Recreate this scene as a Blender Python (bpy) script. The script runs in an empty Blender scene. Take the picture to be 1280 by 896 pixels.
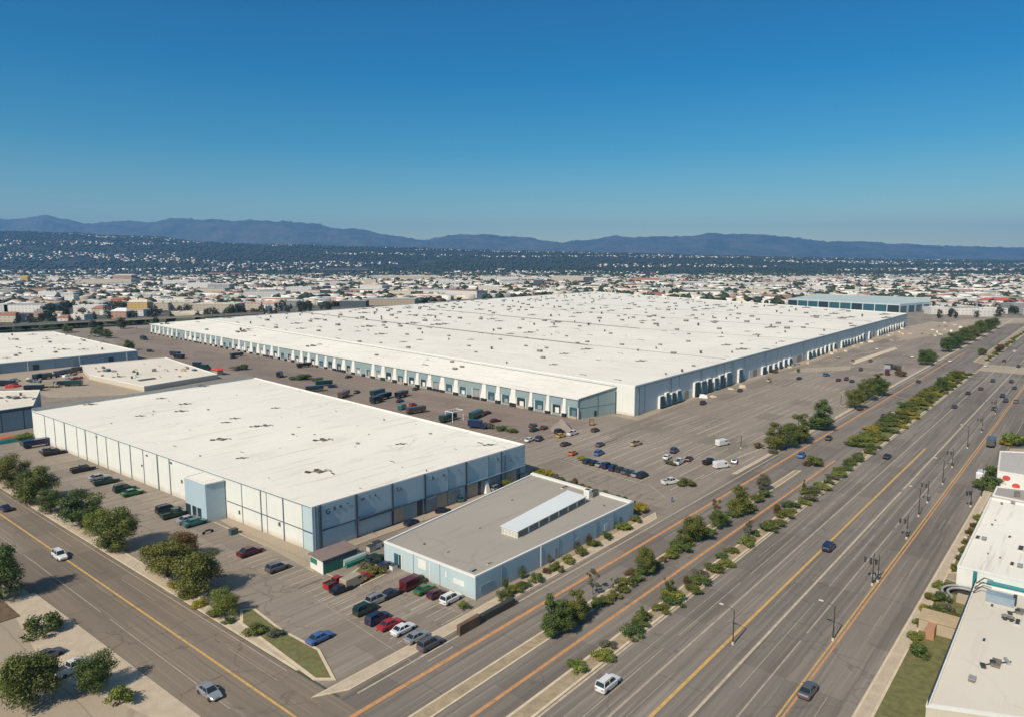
import bpy, bmesh, math, random
import numpy as np
from mathutils import Vector, Matrix
R = math.radians
random.seed(7)
rs = np.random.RandomState(7)
scene = bpy.context.scene
COL = scene.collection

# ------------------------------------------------------------------ camera
H = 62.0
F = 880.0
HZ = 328.0
PITCH = math.atan((448 - HZ) / F)
cam_d = bpy.data.cameras.new('camera'); cam = bpy.data.objects.new('camera', cam_d); COL.objects.link(cam)
cam.location = (0, 0, H); cam.rotation_euler = (math.pi/2 - PITCH, 0, 0)
cam_d.sensor_width = 36; cam_d.lens = 36 * F / 1280; cam_d.clip_start = 0.5; cam_d.clip_end = 80000
scene.camera = cam

def P(px, py, z=0.0):
    """where a sight line meets the level z"""
    x = px - 640; y = 448 - py
    c, s = math.cos(PITCH), math.sin(PITCH)
    fw = F * c + y * s; up = -F * s + y * c
    t = (z - H) / up
    return Vector((x * t, fw * t, z))
def PX(v):
    dx, dy, dz = v[0], v[1], v[2] - H
    c, s = math.cos(PITCH), math.sin(PITCH)
    d = dy * c - dz * s; u = dy * s + dz * c
    return (640 + F * dx / d, 448 - F * u / d)
def pxm(py, z=0): # pixels per metre around row py
    return F / math.hypot(P(640, py, z).y, H)
VP1 = 1395.0; VP2 = -457.0
D1 = Vector((VP1 - 640, math.hypot(F, 120), 0)).normalized()
D2 = Vector((VP2 - 640, math.hypot(F, 120), 0)).normalized()
A1 = math.atan2(D1.y, D1.x)      # heading (z rotation) of the avenue direction
A2 = math.atan2(D2.y, D2.x)
def L1(s, y):   # pixel on avenue line that passes x=s on row 787
    return VP1 + (s - VP1) * (y - HZ) / (787 - HZ)
def L2(s, y):
    return VP2 + (s - VP2) * (y - HZ) / (787 - HZ)

# ------------------------------------------------------------------ materials
MATS = {}
def newmat(name):
    m = bpy.data.materials.new(name); m.use_nodes = True
    nt = m.node_tree; b = nt.nodes['Principled BSDF']
    MATS[name] = m
    return m, nt, b
def N(nt, t, **kw):
    n = nt.nodes.new(t)
    for k, v in kw.items():
        if k in n.inputs: n.inputs[k].default_value = v
        else: setattr(n, k, v)
    return n
def lk(nt, a, b): nt.links.new(a, b)
def mixc(nt, fac, a, b, blend='MIX'):
    n = nt.nodes.new('ShaderNodeMix'); n.data_type = 'RGBA'; n.blend_type = blend
    for s, v in ((n.inputs[0], fac), (n.inputs[6], a), (n.inputs[7], b)):
        if isinstance(v, (int, float)): s.default_value = v
        elif isinstance(v, (tuple, list)): s.default_value = (v[0], v[1], v[2], 1)
        else: lk(nt, v, s)
    return n.outputs[2]
def math_(nt, op, a, b=None, clamp=False):
    n = nt.nodes.new('ShaderNodeMath'); n.operation = op; n.use_clamp = clamp
    for i, v in enumerate((a, b)):
        if v is None: continue
        if isinstance(v, (int, float)): n.inputs[i].default_value = v
        else: lk(nt, v, n.inputs[i])
    return n.outputs[0]
def rng(nt, v, a, b, c=0.0, d=1.0):
    n = nt.nodes.new('ShaderNodeMapRange'); n.inputs[1].default_value = a; n.inputs[2].default_value = b
    n.inputs[3].default_value = c; n.inputs[4].default_value = d; lk(nt, v, n.inputs[0]); return n.outputs[0]
def coords(nt, rotz=0.0, scale=(1, 1, 1), kind='world'):
    if kind == 'world':
        src = nt.nodes.new('ShaderNodeNewGeometry').outputs['Position']
    else:
        src = nt.nodes.new('ShaderNodeTexCoord').outputs['Object']
    r = nt.nodes.new('ShaderNodeVectorRotate'); r.rotation_type = 'Z_AXIS'; r.inputs['Angle'].default_value = -rotz
    lk(nt, src, r.inputs['Vector'])
    m = nt.nodes.new('ShaderNodeVectorMath'); m.operation = 'MULTIPLY'; m.inputs[1].default_value = scale
    lk(nt, r.outputs[0], m.inputs[0]); return m.outputs[0]
def noise(nt, vec, scale, detail=3, rough=.55):
    n = N(nt, 'ShaderNodeTexNoise', Scale=scale, Detail=detail, Roughness=rough)
    if vec is not None: lk(nt, vec, n.inputs['Vector'])
    return n.outputs[0]
def simple(name, c, rough=.7, var=.12, scale=.4, metal=0.0, spec=None, kind='world', bump=0.0):
    m, nt, b = newmat(name)
    b.inputs['Roughness'].default_value = rough; b.inputs['Metallic'].default_value = metal
    if spec is not None: b.inputs['Specular IOR Level'].default_value = spec
    if var > 0:
        v = coords(nt, 0, (1, 1, 1), kind)
        f = noise(nt, v, scale, 4)
        f2 = noise(nt, v, scale * 7, 2)
        ff = math_(nt, 'ADD', math_(nt, 'MULTIPLY', f, .65), math_(nt, 'MULTIPLY', f2, .35))
        ff = rng(nt, ff, .3, .7)
        col = mixc(nt, ff, tuple(x * (1 - var) for x in c), tuple(min(1, x * (1 + var)) for x in c))
        lk(nt, col, b.inputs['Base Color'])
        if bump:
            bp = N(nt, 'ShaderNodeBump', Strength=bump, Distance=.1); lk(nt, f2, bp.inputs['Height']); lk(nt, bp.outputs[0], b.inputs['Normal'])
    else:
        b.inputs['Base Color'].default_value = (*c, 1)
    return m
def asphalt(name, c, rot, streak=.25, crack=.5, patch=.12, track=.2):
    m, nt, b = newmat(name); b.inputs['Roughness'].default_value = .9; b.inputs['Specular IOR Level'].default_value = .25
    w = coords(nt)
    big = rng(nt, noise(nt, w, .012, 3), .35, .65)
    med = rng(nt, noise(nt, w, .12, 5, .65), .3, .7)
    fine = rng(nt, noise(nt, w, 1.6, 4, .7), .3, .7)
    col = mixc(nt, big, tuple(x * .86 for x in c), tuple(x * 1.13 for x in c))
    col = mixc(nt, math_(nt, 'MULTIPLY', med, .55), col, mixc(nt, .5, col, (c[0] * 1.35, c[1] * 1.27, c[2] * 1.15)))
    col = mixc(nt, math_(nt, 'MULTIPLY', fine, .22), col, (c[0] * .55, c[1] * .55, c[2] * .55))
    # streaks along the driving direction
    sv = coords(nt, rot, (.012, .55, .1))
    st = rng(nt, noise(nt, sv, 1.0, 4, .6), .42, .68)
    col = mixc(nt, math_(nt, 'MULTIPLY', st, streak), col, tuple(x * .52 for x in c))
    sv2 = coords(nt, rot, (.03, 1.6, .1))
    st2 = rng(nt, noise(nt, sv2, 1.0, 2, .5), .56, .66)
    col = mixc(nt, math_(nt, 'MULTIPLY', st2, track), col, tuple(x * 1.45 for x in c))
    # repaired rectangles
    br = N(nt, 'ShaderNodeTexBrick', Scale=1.0); br.offset = .37; br.squash = .7; br.squash_frequency = 3
    br.inputs['Mortar Size'].default_value = .006; br.inputs['Brick Width'].default_value = 1.0; br.inputs['Row Height'].default_value = .45
    br.inputs['Color1'].default_value = (0, 0, 0, 1); br.inputs['Color2'].default_value = (1, 1, 1, 1); br.inputs['Mortar'].default_value = (.5, .5, .5, 1)
    wob = nt.nodes.new('ShaderNodeVectorMath'); wob.operation = 'ADD'
    nn = N(nt, 'ShaderNodeTexNoise', Scale=.2, Detail=3); lk(nt, w, nn.inputs['Vector'])
    sc = nt.nodes.new('ShaderNodeVectorMath'); sc.operation = 'SCALE'; sc.inputs['Scale'].default_value = .05; lk(nt, nn.outputs['Color'], sc.inputs[0])
    lk(nt, coords(nt, rot, (.055, .055, .055)), wob.inputs[0]); lk(nt, sc.outputs[0], wob.inputs[1]); lk(nt, wob.outputs[0], br.inputs['Vector'])
    pt = rng(nt, br.outputs['Color'], .78, .8)
    col = mixc(nt, math_(nt, 'MULTIPLY', pt, patch), col, tuple(x * .5 for x in c))
    col = mixc(nt, math_(nt, 'MULTIPLY', br.outputs['Fac'], .45), col, tuple(x * .45 for x in c))
    # wandering cracks, sealed with tar
    wv = nt.nodes.new('ShaderNodeVectorMath'); wv.operation = 'ADD'
    n2 = N(nt, 'ShaderNodeTexNoise', Scale=.15, Detail=4); lk(nt, w, n2.inputs['Vector'])
    s2 = nt.nodes.new('ShaderNodeVectorMath'); s2.operation = 'SCALE'; s2.inputs['Scale'].default_value = 9; lk(nt, n2.outputs['Color'], s2.inputs[0])
    lk(nt, w, wv.inputs[0]); lk(nt, s2.outputs[0], wv.inputs[1])
    vo = N(nt, 'ShaderNodeTexVoronoi', Scale=.06); vo.feature = 'DISTANCE_TO_EDGE'; lk(nt, wv.outputs[0], vo.inputs['Vector'])
    cr = rng(nt, vo.outputs['Distance'], .004, .012, 1, 0)
    gate = rng(nt, noise(nt, w, .03, 2), .48, .56)
    col = mixc(nt, math_(nt, 'MULTIPLY', math_(nt, 'MULTIPLY', cr, gate), crack), col, tuple(x * .3 for x in c))
    # oil blots
    v2 = N(nt, 'ShaderNodeTexVoronoi', Scale=.16); lk(nt, wv.outputs[0], v2.inputs['Vector'])
    ob = rng(nt, v2.outputs['Distance'], .05, .16, 1, 0)
    col = mixc(nt, math_(nt, 'MULTIPLY', ob, .4), col, tuple(x * .4 for x in c))
    lk(nt, col, b.inputs['Base Color'])
    return m
def roofmat(name, c, dirt=.3, rot=0.0, seam=.15):
    m, nt, b = newmat(name); b.inputs['Roughness'].default_value = .85; b.inputs['Specular IOR Level'].default_value = .2
    w = coords(nt)
    f = rng(nt, noise(nt, w, .03, 4, .6), .35, .7)
    col = mixc(nt, f, tuple(x * .93 for x in c), tuple(min(.95, x * 1.03) for x in c))
    sv = coords(nt, rot, (.035, .5, .1))
    st = rng(nt, noise(nt, sv, 1.0, 5, .7), .56, .74)
    col = mixc(nt, math_(nt, 'MULTIPLY', st, dirt), col, (c[0] * .55, c[1] * .52, c[2] * .46))
    wm = nt.nodes.new('ShaderNodeVectorMath'); wm.operation = 'ADD'
    n2 = N(nt, 'ShaderNodeTexNoise', Scale=.08, Detail=5); lk(nt, w, n2.inputs['Vector'])
    s2 = nt.nodes.new('ShaderNodeVectorMath'); s2.operation = 'SCALE'; s2.inputs['Scale'].default_value = 14; lk(nt, n2.outputs['Color'], s2.inputs[0])
    lk(nt, w, wm.inputs[0]); lk(nt, s2.outputs[0], wm.inputs[1])
    vo = N(nt, 'ShaderNodeTexVoronoi', Scale=.045); vo.feature = 'DISTANCE_TO_EDGE'; lk(nt, wm.outputs[0], vo.inputs['Vector'])
    cr = rng(nt, vo.outputs['Distance'], .002, .02, 1, 0)
    gate = rng(nt, noise(nt, w, .05, 2), .52, .62)
    col = mixc(nt, math_(nt, 'MULTIPLY', math_(nt, 'MULTIPLY', cr, gate), dirt * .45), col, (c[0] * .45, c[1] * .43, c[2] * .38))
    blot = rng(nt, noise(nt, coords(nt, rot, (.5, 1, 1)), .09, 5, .7), .57, .72)
    col = mixc(nt, math_(nt, 'MULTIPLY', blot, dirt * .42), col, (c[0] * .62, c[1] * .59, c[2] * .53))
    fine = rng(nt, noise(nt, w, .9, 4, .75), .62, .8)
    col = mixc(nt, math_(nt, 'MULTIPLY', fine, dirt), col, (c[0] * .5, c[1] * .47, c[2] * .42))
    wv = N(nt, 'ShaderNodeTexWave', Scale=.32); wv.bands_direction = 'X'; lk(nt, coords(nt, rot + .02, (1, 1, 1)), wv.inputs['Vector'])
    sm = rng(nt, wv.outputs['Fac'], .985, 1.0)
    col = mixc(nt, math_(nt, 'MULTIPLY', sm, seam), col, (c[0] * .6, c[1] * .6, c[2] * .58))
    lk(nt, col, b.inputs['Base Color'])
    return m
def wallmat(name, c, stain=.2, warm=.25):
    m, nt, b = newmat(name); b.inputs['Roughness'].default_value = .75; b.inputs['Specular IOR Level'].default_value = .3
    w = coords(nt, A1, (1, 1, .1))
    st = rng(nt, noise(nt, w, .9, 4, .65), .5, .78)
    col = mixc(nt, math_(nt, 'MULTIPLY', st, stain), c, (c[0] * .6, c[1] * .58, c[2] * .54))
    w2 = coords(nt)
    f = rng(nt, noise(nt, w2, .15, 3), .35, .65)
    col = mixc(nt, math_(nt, 'MULTIPLY', f, .12), col, (c[0] * .75, c[1] * .78, c[2] * .8))
    sp = nt.nodes.new('ShaderNodeSeparateXYZ'); lk(nt, nt.nodes.new('ShaderNodeNewGeometry').outputs['Position'], sp.inputs[0])
    n3 = noise(nt, w2, .5, 3)
    low = rng(nt, math_(nt, 'ADD', sp.outputs[2], math_(nt, 'MULTIPLY', n3, -1.6)), -.6, .7, 1, 0)   # splashed dirt along the foot
    col = mixc(nt, math_(nt, 'MULTIPLY', low, warm), col, (.42, .30, .19))
    lk(nt, col, b.inputs['Base Color'])
    return m
def leafmat(name, c, c2):
    m, nt, b = newmat(name); b.inputs['Roughness'].default_value = .6; b.inputs['Specular IOR Level'].default_value = .25
    w = coords(nt)
    f = rng(nt, noise(nt, w, .55, 2), .38, .62)
    f2 = rng(nt, noise(nt, w, 4.0, 2), .3, .7)
    oi = nt.nodes.new('ShaderNodeObjectInfo')
    col = mixc(nt, f, c, c2)
    col = mixc(nt, math_(nt, 'MULTIPLY', f2, .32), col, tuple(x * .45 for x in c))
    col = mixc(nt, math_(nt, 'MULTIPLY', oi.outputs['Random'], .4), col, (c2[0] * 1.2, c2[1] * .95, c2[2] * .9))
    lk(nt, col, b.inputs['Base Color'])
    try:
        b.inputs['Subsurface Weight'].default_value = 0
    except Exception: pass
    return m
def citywall(name):
    """plaster, its colour set per building, with rows of dark windows"""
    m, nt, b = newmat(name); b.inputs['Roughness'].default_value = .8
    sp = nt.nodes.new('ShaderNodeSeparateXYZ'); lk(nt, nt.nodes.new('ShaderNodeTexCoord').outputs['Object'], sp.inputs[0])
    z = math_(nt, 'FRACT', math_(nt, 'MULTIPLY', sp.outputs[2], .3))
    u = math_(nt, 'FRACT', math_(nt, 'MULTIPLY', math_(nt, 'ADD', sp.outputs[0], sp.outputs[1]), .22))
    wz = math_(nt, 'MULTIPLY', math_(nt, 'GREATER_THAN', z, .38), math_(nt, 'LESS_THAN', z, .74))
    wu = math_(nt, 'MULTIPLY', math_(nt, 'GREATER_THAN', u, .3), math_(nt, 'LESS_THAN', u, .72))
    oi = nt.nodes.new('ShaderNodeObjectInfo')
    col = mixc(nt, math_(nt, 'MULTIPLY', math_(nt, 'MULTIPLY', wz, wu), .4), oi.outputs['Color'], (.05, .07, .09))
    lk(nt, col, b.inputs['Base Color'])
    return m

WHITE_ROOF = roofmat('roof_membrane', (.755, .72, .635), .8, A1, .15)
BIG_ROOF = roofmat('big_roof_membrane', (.755, .725, .645), .72, A2, .14)
GREY_ROOF = roofmat('gravel_roof', (.34, .31, .265), .42, A1, .25)
PALE_ROOF = roofmat('pale_green_roof', (.42, .50, .48), .2, A2, .3)
TAN_ROOF = roofmat('tan_roof', (.68, .62, .52), .3, A1, .15)
LOT = asphalt('lot_asphalt', (.262, .224, .182), A1, .45, .4, .34, .45)
LOT2 = asphalt('yard_asphalt', (.235, .188, .155), A2, .35, .45, .25, .3)
ROAD = asphalt('avenue_asphalt', (.205, .180, .153), A1, .72, .3, .32, .5)
ROAD2 = asphalt('street_asphalt', (.205, .170, .130), A2, .42, .4, .32, .35)
CONC = asphalt('concrete_slab', (.36, .30, .225), A2, .12, .6, .05, .05)
KERB = simple('kerb_concrete', (.56, .46, .32), .85, .2, .6)
SIDEWALK = simple('sidewalk_concrete', (.44, .36, .26), .9, .18, .5)
PAINT_W = simple('road_paint_white', (.44, .37, .26), .8, .3, .9)
PAINT_F = simple('worn_paint_white', (.34, .285, .22), .85, .3, .6)
PAINT_Y = simple('road_paint_yellow', (.50, .31, .10), .8, .28, .9)
PAINT_O = simple('road_paint_orange', (.47, .235, .095), .8, .28, .9)
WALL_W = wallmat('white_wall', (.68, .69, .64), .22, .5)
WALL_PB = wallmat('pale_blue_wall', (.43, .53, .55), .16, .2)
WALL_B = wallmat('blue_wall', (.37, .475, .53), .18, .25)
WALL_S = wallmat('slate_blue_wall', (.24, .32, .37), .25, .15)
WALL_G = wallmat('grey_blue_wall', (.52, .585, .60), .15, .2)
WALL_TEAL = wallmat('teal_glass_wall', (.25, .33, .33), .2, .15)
WALL_CREAM = wallmat('cream_wall', (.55, .50, .40), .2, .2)
TRIM_D = simple('dark_trim', (.05, .075, .10), .5, .1)
TRIM_M = simple('slate_trim', (.12, .18, .22), .5, .1)
TRIM_W = simple('white_trim', (.70, .69, .64), .6, .06)
DOOR_D = simple('dark_door', (.022, .040, .048), .4, .2, 1.5)
DOOR_T = simple('teal_door', (.035, .10, .125), .4, .25, 1.5)
DOOR_BEIGE = simple('beige_door', (.40, .33, .24), .7, .12)
DOOR_GR = simple('grey_door', (.26, .27, .27), .7, .12)
METAL = simple('galvanised_metal', (.42, .42, .40), .45, .15, 1.2, .4)
METAL_D = simple('dark_metal', (.06, .06, .055), .5, .2, 1.2, .3)
DIRTY = simple('weathered_unit', (.16, .145, .12), .7, .4, 1.4)
UNIT_W = simple('pale_unit', (.50, .48, .42), .6, .2, 1.4)
RUBBER = simple('rubber', (.018, .018, .018), .8, .1)
GLASS = simple('vehicle_glass', (.015, .022, .03), .08, .0, spec=.7)
LAMP_R = simple('tail_lamp', (.35, .02, .015), .3, 0)
LAMP_W = simple('head_lamp', (.8, .8, .75), .15, 0)
TEALP = simple('teal_awning', (.02, .20, .22), .5, .15)
GREENP = simple('green_panel', (.02, .17, .10), .55, .15)
DIRT = simple('planting_soil', (.31, .245, .155), .95, .3, .5, bump=.4)
SOIL_D = simple('dark_soil', (.12, .08, .045), .95, .4, .8, bump=.4)
GRASS = simple('short_grass', (.135, .130, .045), .95, .4, .9, bump=.5)
SOIL_G = simple('scrub_ground', (.06, .075, .03), .95, .4, .1)
BARK = simple('bark', (.10, .075, .05), .9, .3, 3)
LEAF = [leafmat('leaf_olive', (.062, .088, .018), (.155, .170, .036)),
        leafmat('leaf_deep', (.042, .078, .020), (.105, .150, .035)),
        leafmat('leaf_fresh', (.085, .14, .022), (.20, .225, .045)),
        leafmat('leaf_rust', (.10, .060, .025), (.16, .11, .04)),
        leafmat('leaf_yellow', (.16, .16, .015), (.30, .27, .03)),
        leafmat('leaf_grey', (.085, .095, .06), (.15, .15, .09))]
FARLEAF = leafmat('far_foliage', (.018, .034, .012), (.055, .070, .024))
CITYW = citywall('city_plaster')

# ------------------------------------------------------------------ object helpers
def tag(o, label=None, cat=None, group=None, kind=None):
    if label: o['label'] = label
    if cat: o['category'] = cat
    if group: o['group'] = group
    if kind: o['kind'] = kind
    return o
def empty(name, loc, rz=0.0):
    o = bpy.data.objects.new(name, None); COL.objects.link(o); o.location = loc; o.rotation_euler = (0, 0, rz)
    o.empty_display_size = .5
    return o
class MB:
    def __init__(s): s.v = []; s.f = []; s.m = []; s.mats = []
    def mi(s, mat):
        if mat not in s.mats: s.mats.append(mat)
        return s.mats.index(mat)
    def add(s, vs, fs, mat):
        k = len(s.v); s.v += [tuple(v) for v in vs]; i = s.mi(mat)
        for f in fs: s.f.append(tuple(k + j for j in f)); s.m.append(i)
    def box(s, c, d, mat, rz=0.0, taper=1.0):
        hx, hy, hz = d[0] / 2, d[1] / 2, d[2] / 2; cs, sn = math.cos(rz), math.sin(rz)
        vs = []
        for z, t in ((-hz, 1), (hz, taper)):
            for x, y in ((-hx, -hy), (hx, -hy), (hx, hy), (-hx, hy)):
                x *= t; y *= t
                vs.append((c[0] + x * cs - y * sn, c[1] + x * sn + y * cs, c[2] + z))
        s.add(vs, [(3, 2, 1, 0), (4, 5, 6, 7), (0, 1, 5, 4), (1, 2, 6, 5), (2, 3, 7, 6), (3, 0, 4, 7)], mat)
    def prism(s, poly, z0, z1, mat, top=None):
        n = len(poly)
        a = sum(poly[i][0] * poly[(i + 1) % n][1] - poly[(i + 1) % n][0] * poly[i][1] for i in range(n))
        if a < 0: poly = poly[::-1]
        vs = [(p[0], p[1], z0) for p in poly] + [(p[0], p[1], z1) for p in poly]
        s.add(vs, [(i, (i + 1) % n, n + (i + 1) % n, n + i) for i in range(n)] + [tuple(range(n))[::-1]], mat)
        s.add([(p[0], p[1], z1) for p in poly], [tuple(range(n))], top or mat)
    def sheet(s, poly, z, mat):
        n = len(poly)
        a = sum(poly[i][0] * poly[(i + 1) % n][1] - poly[(i + 1) % n][0] * poly[i][1] for i in range(n))
        if a < 0: poly = poly[::-1]
        s.add([(p[0], p[1], z) for p in poly], [tuple(range(n))], mat)
    def tube(s, a, b, r0, r1, mat, n=6):
        a = Vector(a); b = Vector(b); d = (b - a)
        if d.length < 1e-6: return
        d.normalize(); u = d.orthogonal().normalized(); w = d.cross(u)
        vs = []
        for p, r in ((a, r0), (b, r1)):
            for i in range(n):
                t = 2 * math.pi * i / n; vs.append(p + u * (r * math.cos(t)) + w * (r * math.sin(t)))
        s.add(vs, [(i, (i + 1) % n, n + (i + 1) % n, n + i) for i in range(n)] + [tuple(range(n))[::-1], tuple(range(n, 2 * n))], mat)
    def loft(s, rings, mat, caps=True):
        n = len(rings[0]); vs = [p for r in rings for p in r]; fs = []
        for k in range(len(rings) - 1):
            for i in range(n):
                fs.append((k * n + i, k * n + (i + 1) % n, (k + 1) * n + (i + 1) % n, (k + 1) * n + i))
        if caps: fs += [tuple(range(n))[::-1], tuple(range((len(rings) - 1) * n, len(rings) * n))]
        s.add(vs, fs, mat)
    def build(s, name, parent=None, origin=(0, 0, 0), fix=True):
        me = bpy.data.meshes.new(name)
        ox, oy, oz = origin
        me.from_pydata([(x - ox, y - oy, z - oz) for x, y, z in s.v], [], s.f)
        for m in s.mats: me.materials.append(m)
        me.polygons.foreach_set('material_index', s.m); me.update()
        if fix:
            bm = bmesh.new(); bm.from_mesh(me); bmesh.ops.recalc_face_normals(bm, faces=bm.faces); bm.to_mesh(me); bm.free()
        o = bpy.data.objects.new(name, me); COL.objects.link(o)
        if parent is None: o.location = origin
        else: o.parent = parent
        return o
def copy_tree(o, parent=None):
    c = o.copy(); COL.objects.link(c); c.parent = parent
    for ch in KIDS.get(o.name, []):
        d = ch.copy(); COL.objects.link(d); d.parent = c
    return c
KIDS = {}
def register(root):
    KIDS[root.name] = [c for c in bpy.data.objects if c.parent == root]

# ================================================================== THE SETTING
def struct(mb, name, label=None, cat='ground', kind='structure'):
    o = mb.build(name); tag(o, label, cat, None, kind); return o
g = MB()
gr_mat, nt, b = newmat('city_ground')
w = coords(nt)
c1 = mixc(nt, rng(nt, noise(nt, coords(nt, 0, (.6, 1, 1)), .006, 5, .65), .42, .58), (.045, .055, .028), (.17, .145, .115))
c1 = mixc(nt, rng(nt, noise(nt, w, .04, 4, .7), .5, .62), c1, (.11, .10, .085))
c1 = mixc(nt, math_(nt, 'MULTIPLY', rng(nt, noise(nt, w, .02, 5, .8), .60, .68), .6), c1, (.40, .36, .30))
lk(nt, c1, b.inputs['Base Color']); b.inputs['Roughness'].default_value = .95
S_ = 16000
g.sheet([(-S_, -400), (S_, -400), (S_, S_), (-S_, S_)], 0, gr_mat)
struct(g, 'ground', 'flat pale and dark city ground reaching to the hills')

# warehouse yard paving, one sheet on either side of the site
def strip1(mb, s0, s1, y0, y1, z, mat, zt=None, n=1):
    """band between two avenue lines; y0 near row, y1 far row"""
    poly = [P(L1(s0, y0), y0), P(L1(s1, y0), y0), P(L1(s1, y1), y1), P(L1(s0, y1), y1)]
    if zt is None: mb.sheet(poly, z, mat)
    else: mb.prism(poly, z, zt, mat)
def strip2(mb, s0, s1, y0, y1, z, mat, zt=None):
    poly = [P(L2(s0, y0), y0), P(L2(s1, y0), y0), P(L2(s1, y1), y1), P(L2(s0, y1), y1)]
    if zt is None: mb.sheet(poly, z, mat)
    else: mb.prism(poly, z, zt, mat)

# ---- site polygon between the two streets
corner = P(432, 884)
yard = MB()
verge = MB(); verge.sheet([P(-120, 421), P(60, 412.5), P(190, 404), P(300, 397), P(330, 391), P(120, 401), P(-120, 409)], .006, SOIL_G)
struct(verge, 'verge', 'dark green scrubby verge below the elevated road')
yard.sheet([P(436, 876), P(L1(574, 395), 395), P(900, 383), P(150, 402), P(-160, 425), P(L2(290, 470), 470)], .004, LOT)
struct(yard, 'parking_lot', 'worn brown grey asphalt of the warehouse car parks', 'car park')
y2 = MB()
y2.sheet([P(640, 500), P(500, 470), P(330, 437), P(160, 408), P(140, 418), P(150, 440), P(320, 470), P(430, 500), P(660, 555), P(700, 545), P(735, 528)], .008, LOT2)
struct(y2, 'service_yard', 'darker brown asphalt yard in front of the long dock wall', 'yard')

# ---- avenue (right)
av = MB()
strip1(av, 574, 1128, 1150, 350, .012, ROAD)
struct(av, 'avenue', 'wide grey avenue of many lanes running to the far right', 'road')
st = MB()
strip2(st, 92, 286, 1150, 430, .016, ROAD2)
struct(st, 'street', 'warm grey two way street crossing the lower left', 'road')
# cross street at the far end of the avenue
cs = MB()
cs.sheet([P(1222, 463), P(1420, 480), P(1420, 470), P(1232, 455)], .020, CONC)
cs.sheet([P(1135, 425), P(1225, 407), P(1400, 398), P(1400, 394), P(1200, 400), P(1120, 421)], .020, CONC)
struct(cs, 'cross_street', 'pale concrete crossing where a side street meets the avenue', 'road')

mk = MB()
def line1(s, w, y0, y1, mat, dash=None):
    a = P(L1(s, y0), y0); bb = P(L1(s, y1), y1); L = (bb - a).length; d = (bb - a) / L; n = Vector((d.y, -d.x, 0)) * (w / 2)
    if dash is None: segs = [(0, L)]
    else:
        segs = []; t = 0
        while t < L: segs.append((t, min(L, t + dash[0]))); t += dash[0] + dash[1]
    for t0, t1 in segs:
        p, q = a + d * t0, a + d * t1
        mk.sheet([p - n, p + n, q + n, q - n], .028, mat)
def line2(s, w, y0, y1, mat, dash=None):
    a = P(L2(s, y0), y0); bb = P(L2(s, y1), y1); L = (bb - a).length; d = (bb - a) / L; n = Vector((d.y, -d.x, 0)) * (w / 2)
    if dash is None: segs = [(0, L)]
    else:
        segs = []; t = 0
        while t < L: segs.append((t, min(L, t + dash[0]))); t += dash[0] + dash[1]
    for t0, t1 in segs:
        p, q = a + d * t0, a + d * t1
        mk.sheet([p - n, p + n, q + n, q - n], .028, mat)
line1(586, .3, 866, 400, PAINT_W)
line1(622, .75, 1100, 440, PAINT_O)
line1(743, .62, 1100, 575, PAINT_O)
line1(811, .42, 1100, 362, PAINT_W)
line1(856, .16, 1100, 362, PAINT_F, (26, 5))
line1(882, .42, 1100, 362, PAINT_F)
line1(924, .55, 1100, 560, PAINT_Y)
line1(964, .45, 1100, 362, PAINT_W, (160, 3))
line1(988, .13, 1100, 362, PAINT_F, (34, 9))
line1(1012, .26, 1100, 362, PAINT_F, (60, 3))
line1(900, .10, 1100, 362, PAINT_F, (14, 20))
line1(1128, .2, 1100, 362, PAINT_F)
line1(837, .1, 1100, 362, PAINT_F, (40, 12))
line1(1052, .28, 1100, 365, PAINT_Y)
line1(1058, .32, 1100, 365, PAINT_O)
line1(1090, .10, 1100, 365, PAINT_F, (9, 22))
line2(211, .38, 1000, 440, PAINT_Y)
line2(156, .16, 1100, 440, PAINT_F, (40, 4))
line2(250, .10, 850, 440, PAINT_F, (14, 26))
line2(277, .18, 838, 440, PAINT_F)
# stall lines
PAINT_S = simple('stall_paint', (.45, .39, .30), .85, .3, .6)
def stalls(pa, pb, depth, n, dirv=None, mat=PAINT_S, w=.16, z=.022):
    a = P(*pa); c = P(*pb); d = dirv or D1; nn = Vector((d.y, -d.x, 0)) * (w / 2)
    for i in range(n):
        p = a.lerp(c, i / (n - 1)); q = p + d * depth
        mk.sheet([p - nn, p + nn, q + nn, q - nn], z, mat)
stalls((20, 560), (222, 650), 6.5, 42)
stalls((285, 695), (372, 735), 6.0, 12)
stalls((398, 750), (470, 788), 5.5, 9)
stalls((470, 788), (545, 832), 5.5, 9)
stalls((505, 758), (572, 790), 5.2, 8)
stalls((372, 735), (425, 762), 5.5, 6)
for (pa, pb, dp, n) in (((700, 572), (800, 601), 5.5, 18), ((672, 549), (850, 594), 22, 15), ((745, 543), (900, 576), 16, 12),
                        ((838, 612), (925, 580), 12, 6), ((1020, 470), (1100, 452), 14, 14), ((1060, 446), (1120, 434), 20, 14),
                        ((905, 505), (1010, 470), 9, 22), ((560, 533), (640, 552), 6, 12), ((300, 452), (470, 489), 8, 26)):
    stalls(pa, pb, dp, n, w=.24)
for (pa, pb, dp, n) in (((860, 540), (960, 560), 18, 9), ((915, 575), (950, 562), 8, 6), ((800, 530), (885, 545), 30, 7), ((920, 505), (1000, 525), 14, 10), ((1010, 482), (1075, 497), 10, 9), ((1090, 440), (1160, 448), 12, 12), ((1110, 425), (1170, 430), 14, 12), ((960, 478), (1040, 488), 10, 12), ((700, 545), (780, 560), 14, 10), ((1000, 500), (1060, 510), 12, 9)):
    stalls(pa, pb, dp, n, w=.24)
def seg(pa, pb, w, mat, z=.024):
    a, c = P(*pa), P(*pb); d = (c - a).normalized(); n = Vector((d.y, -d.x, 0)) * (w / 2)
    mk.sheet([a - n, a + n, c + n, c - n], z, mat)
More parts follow.
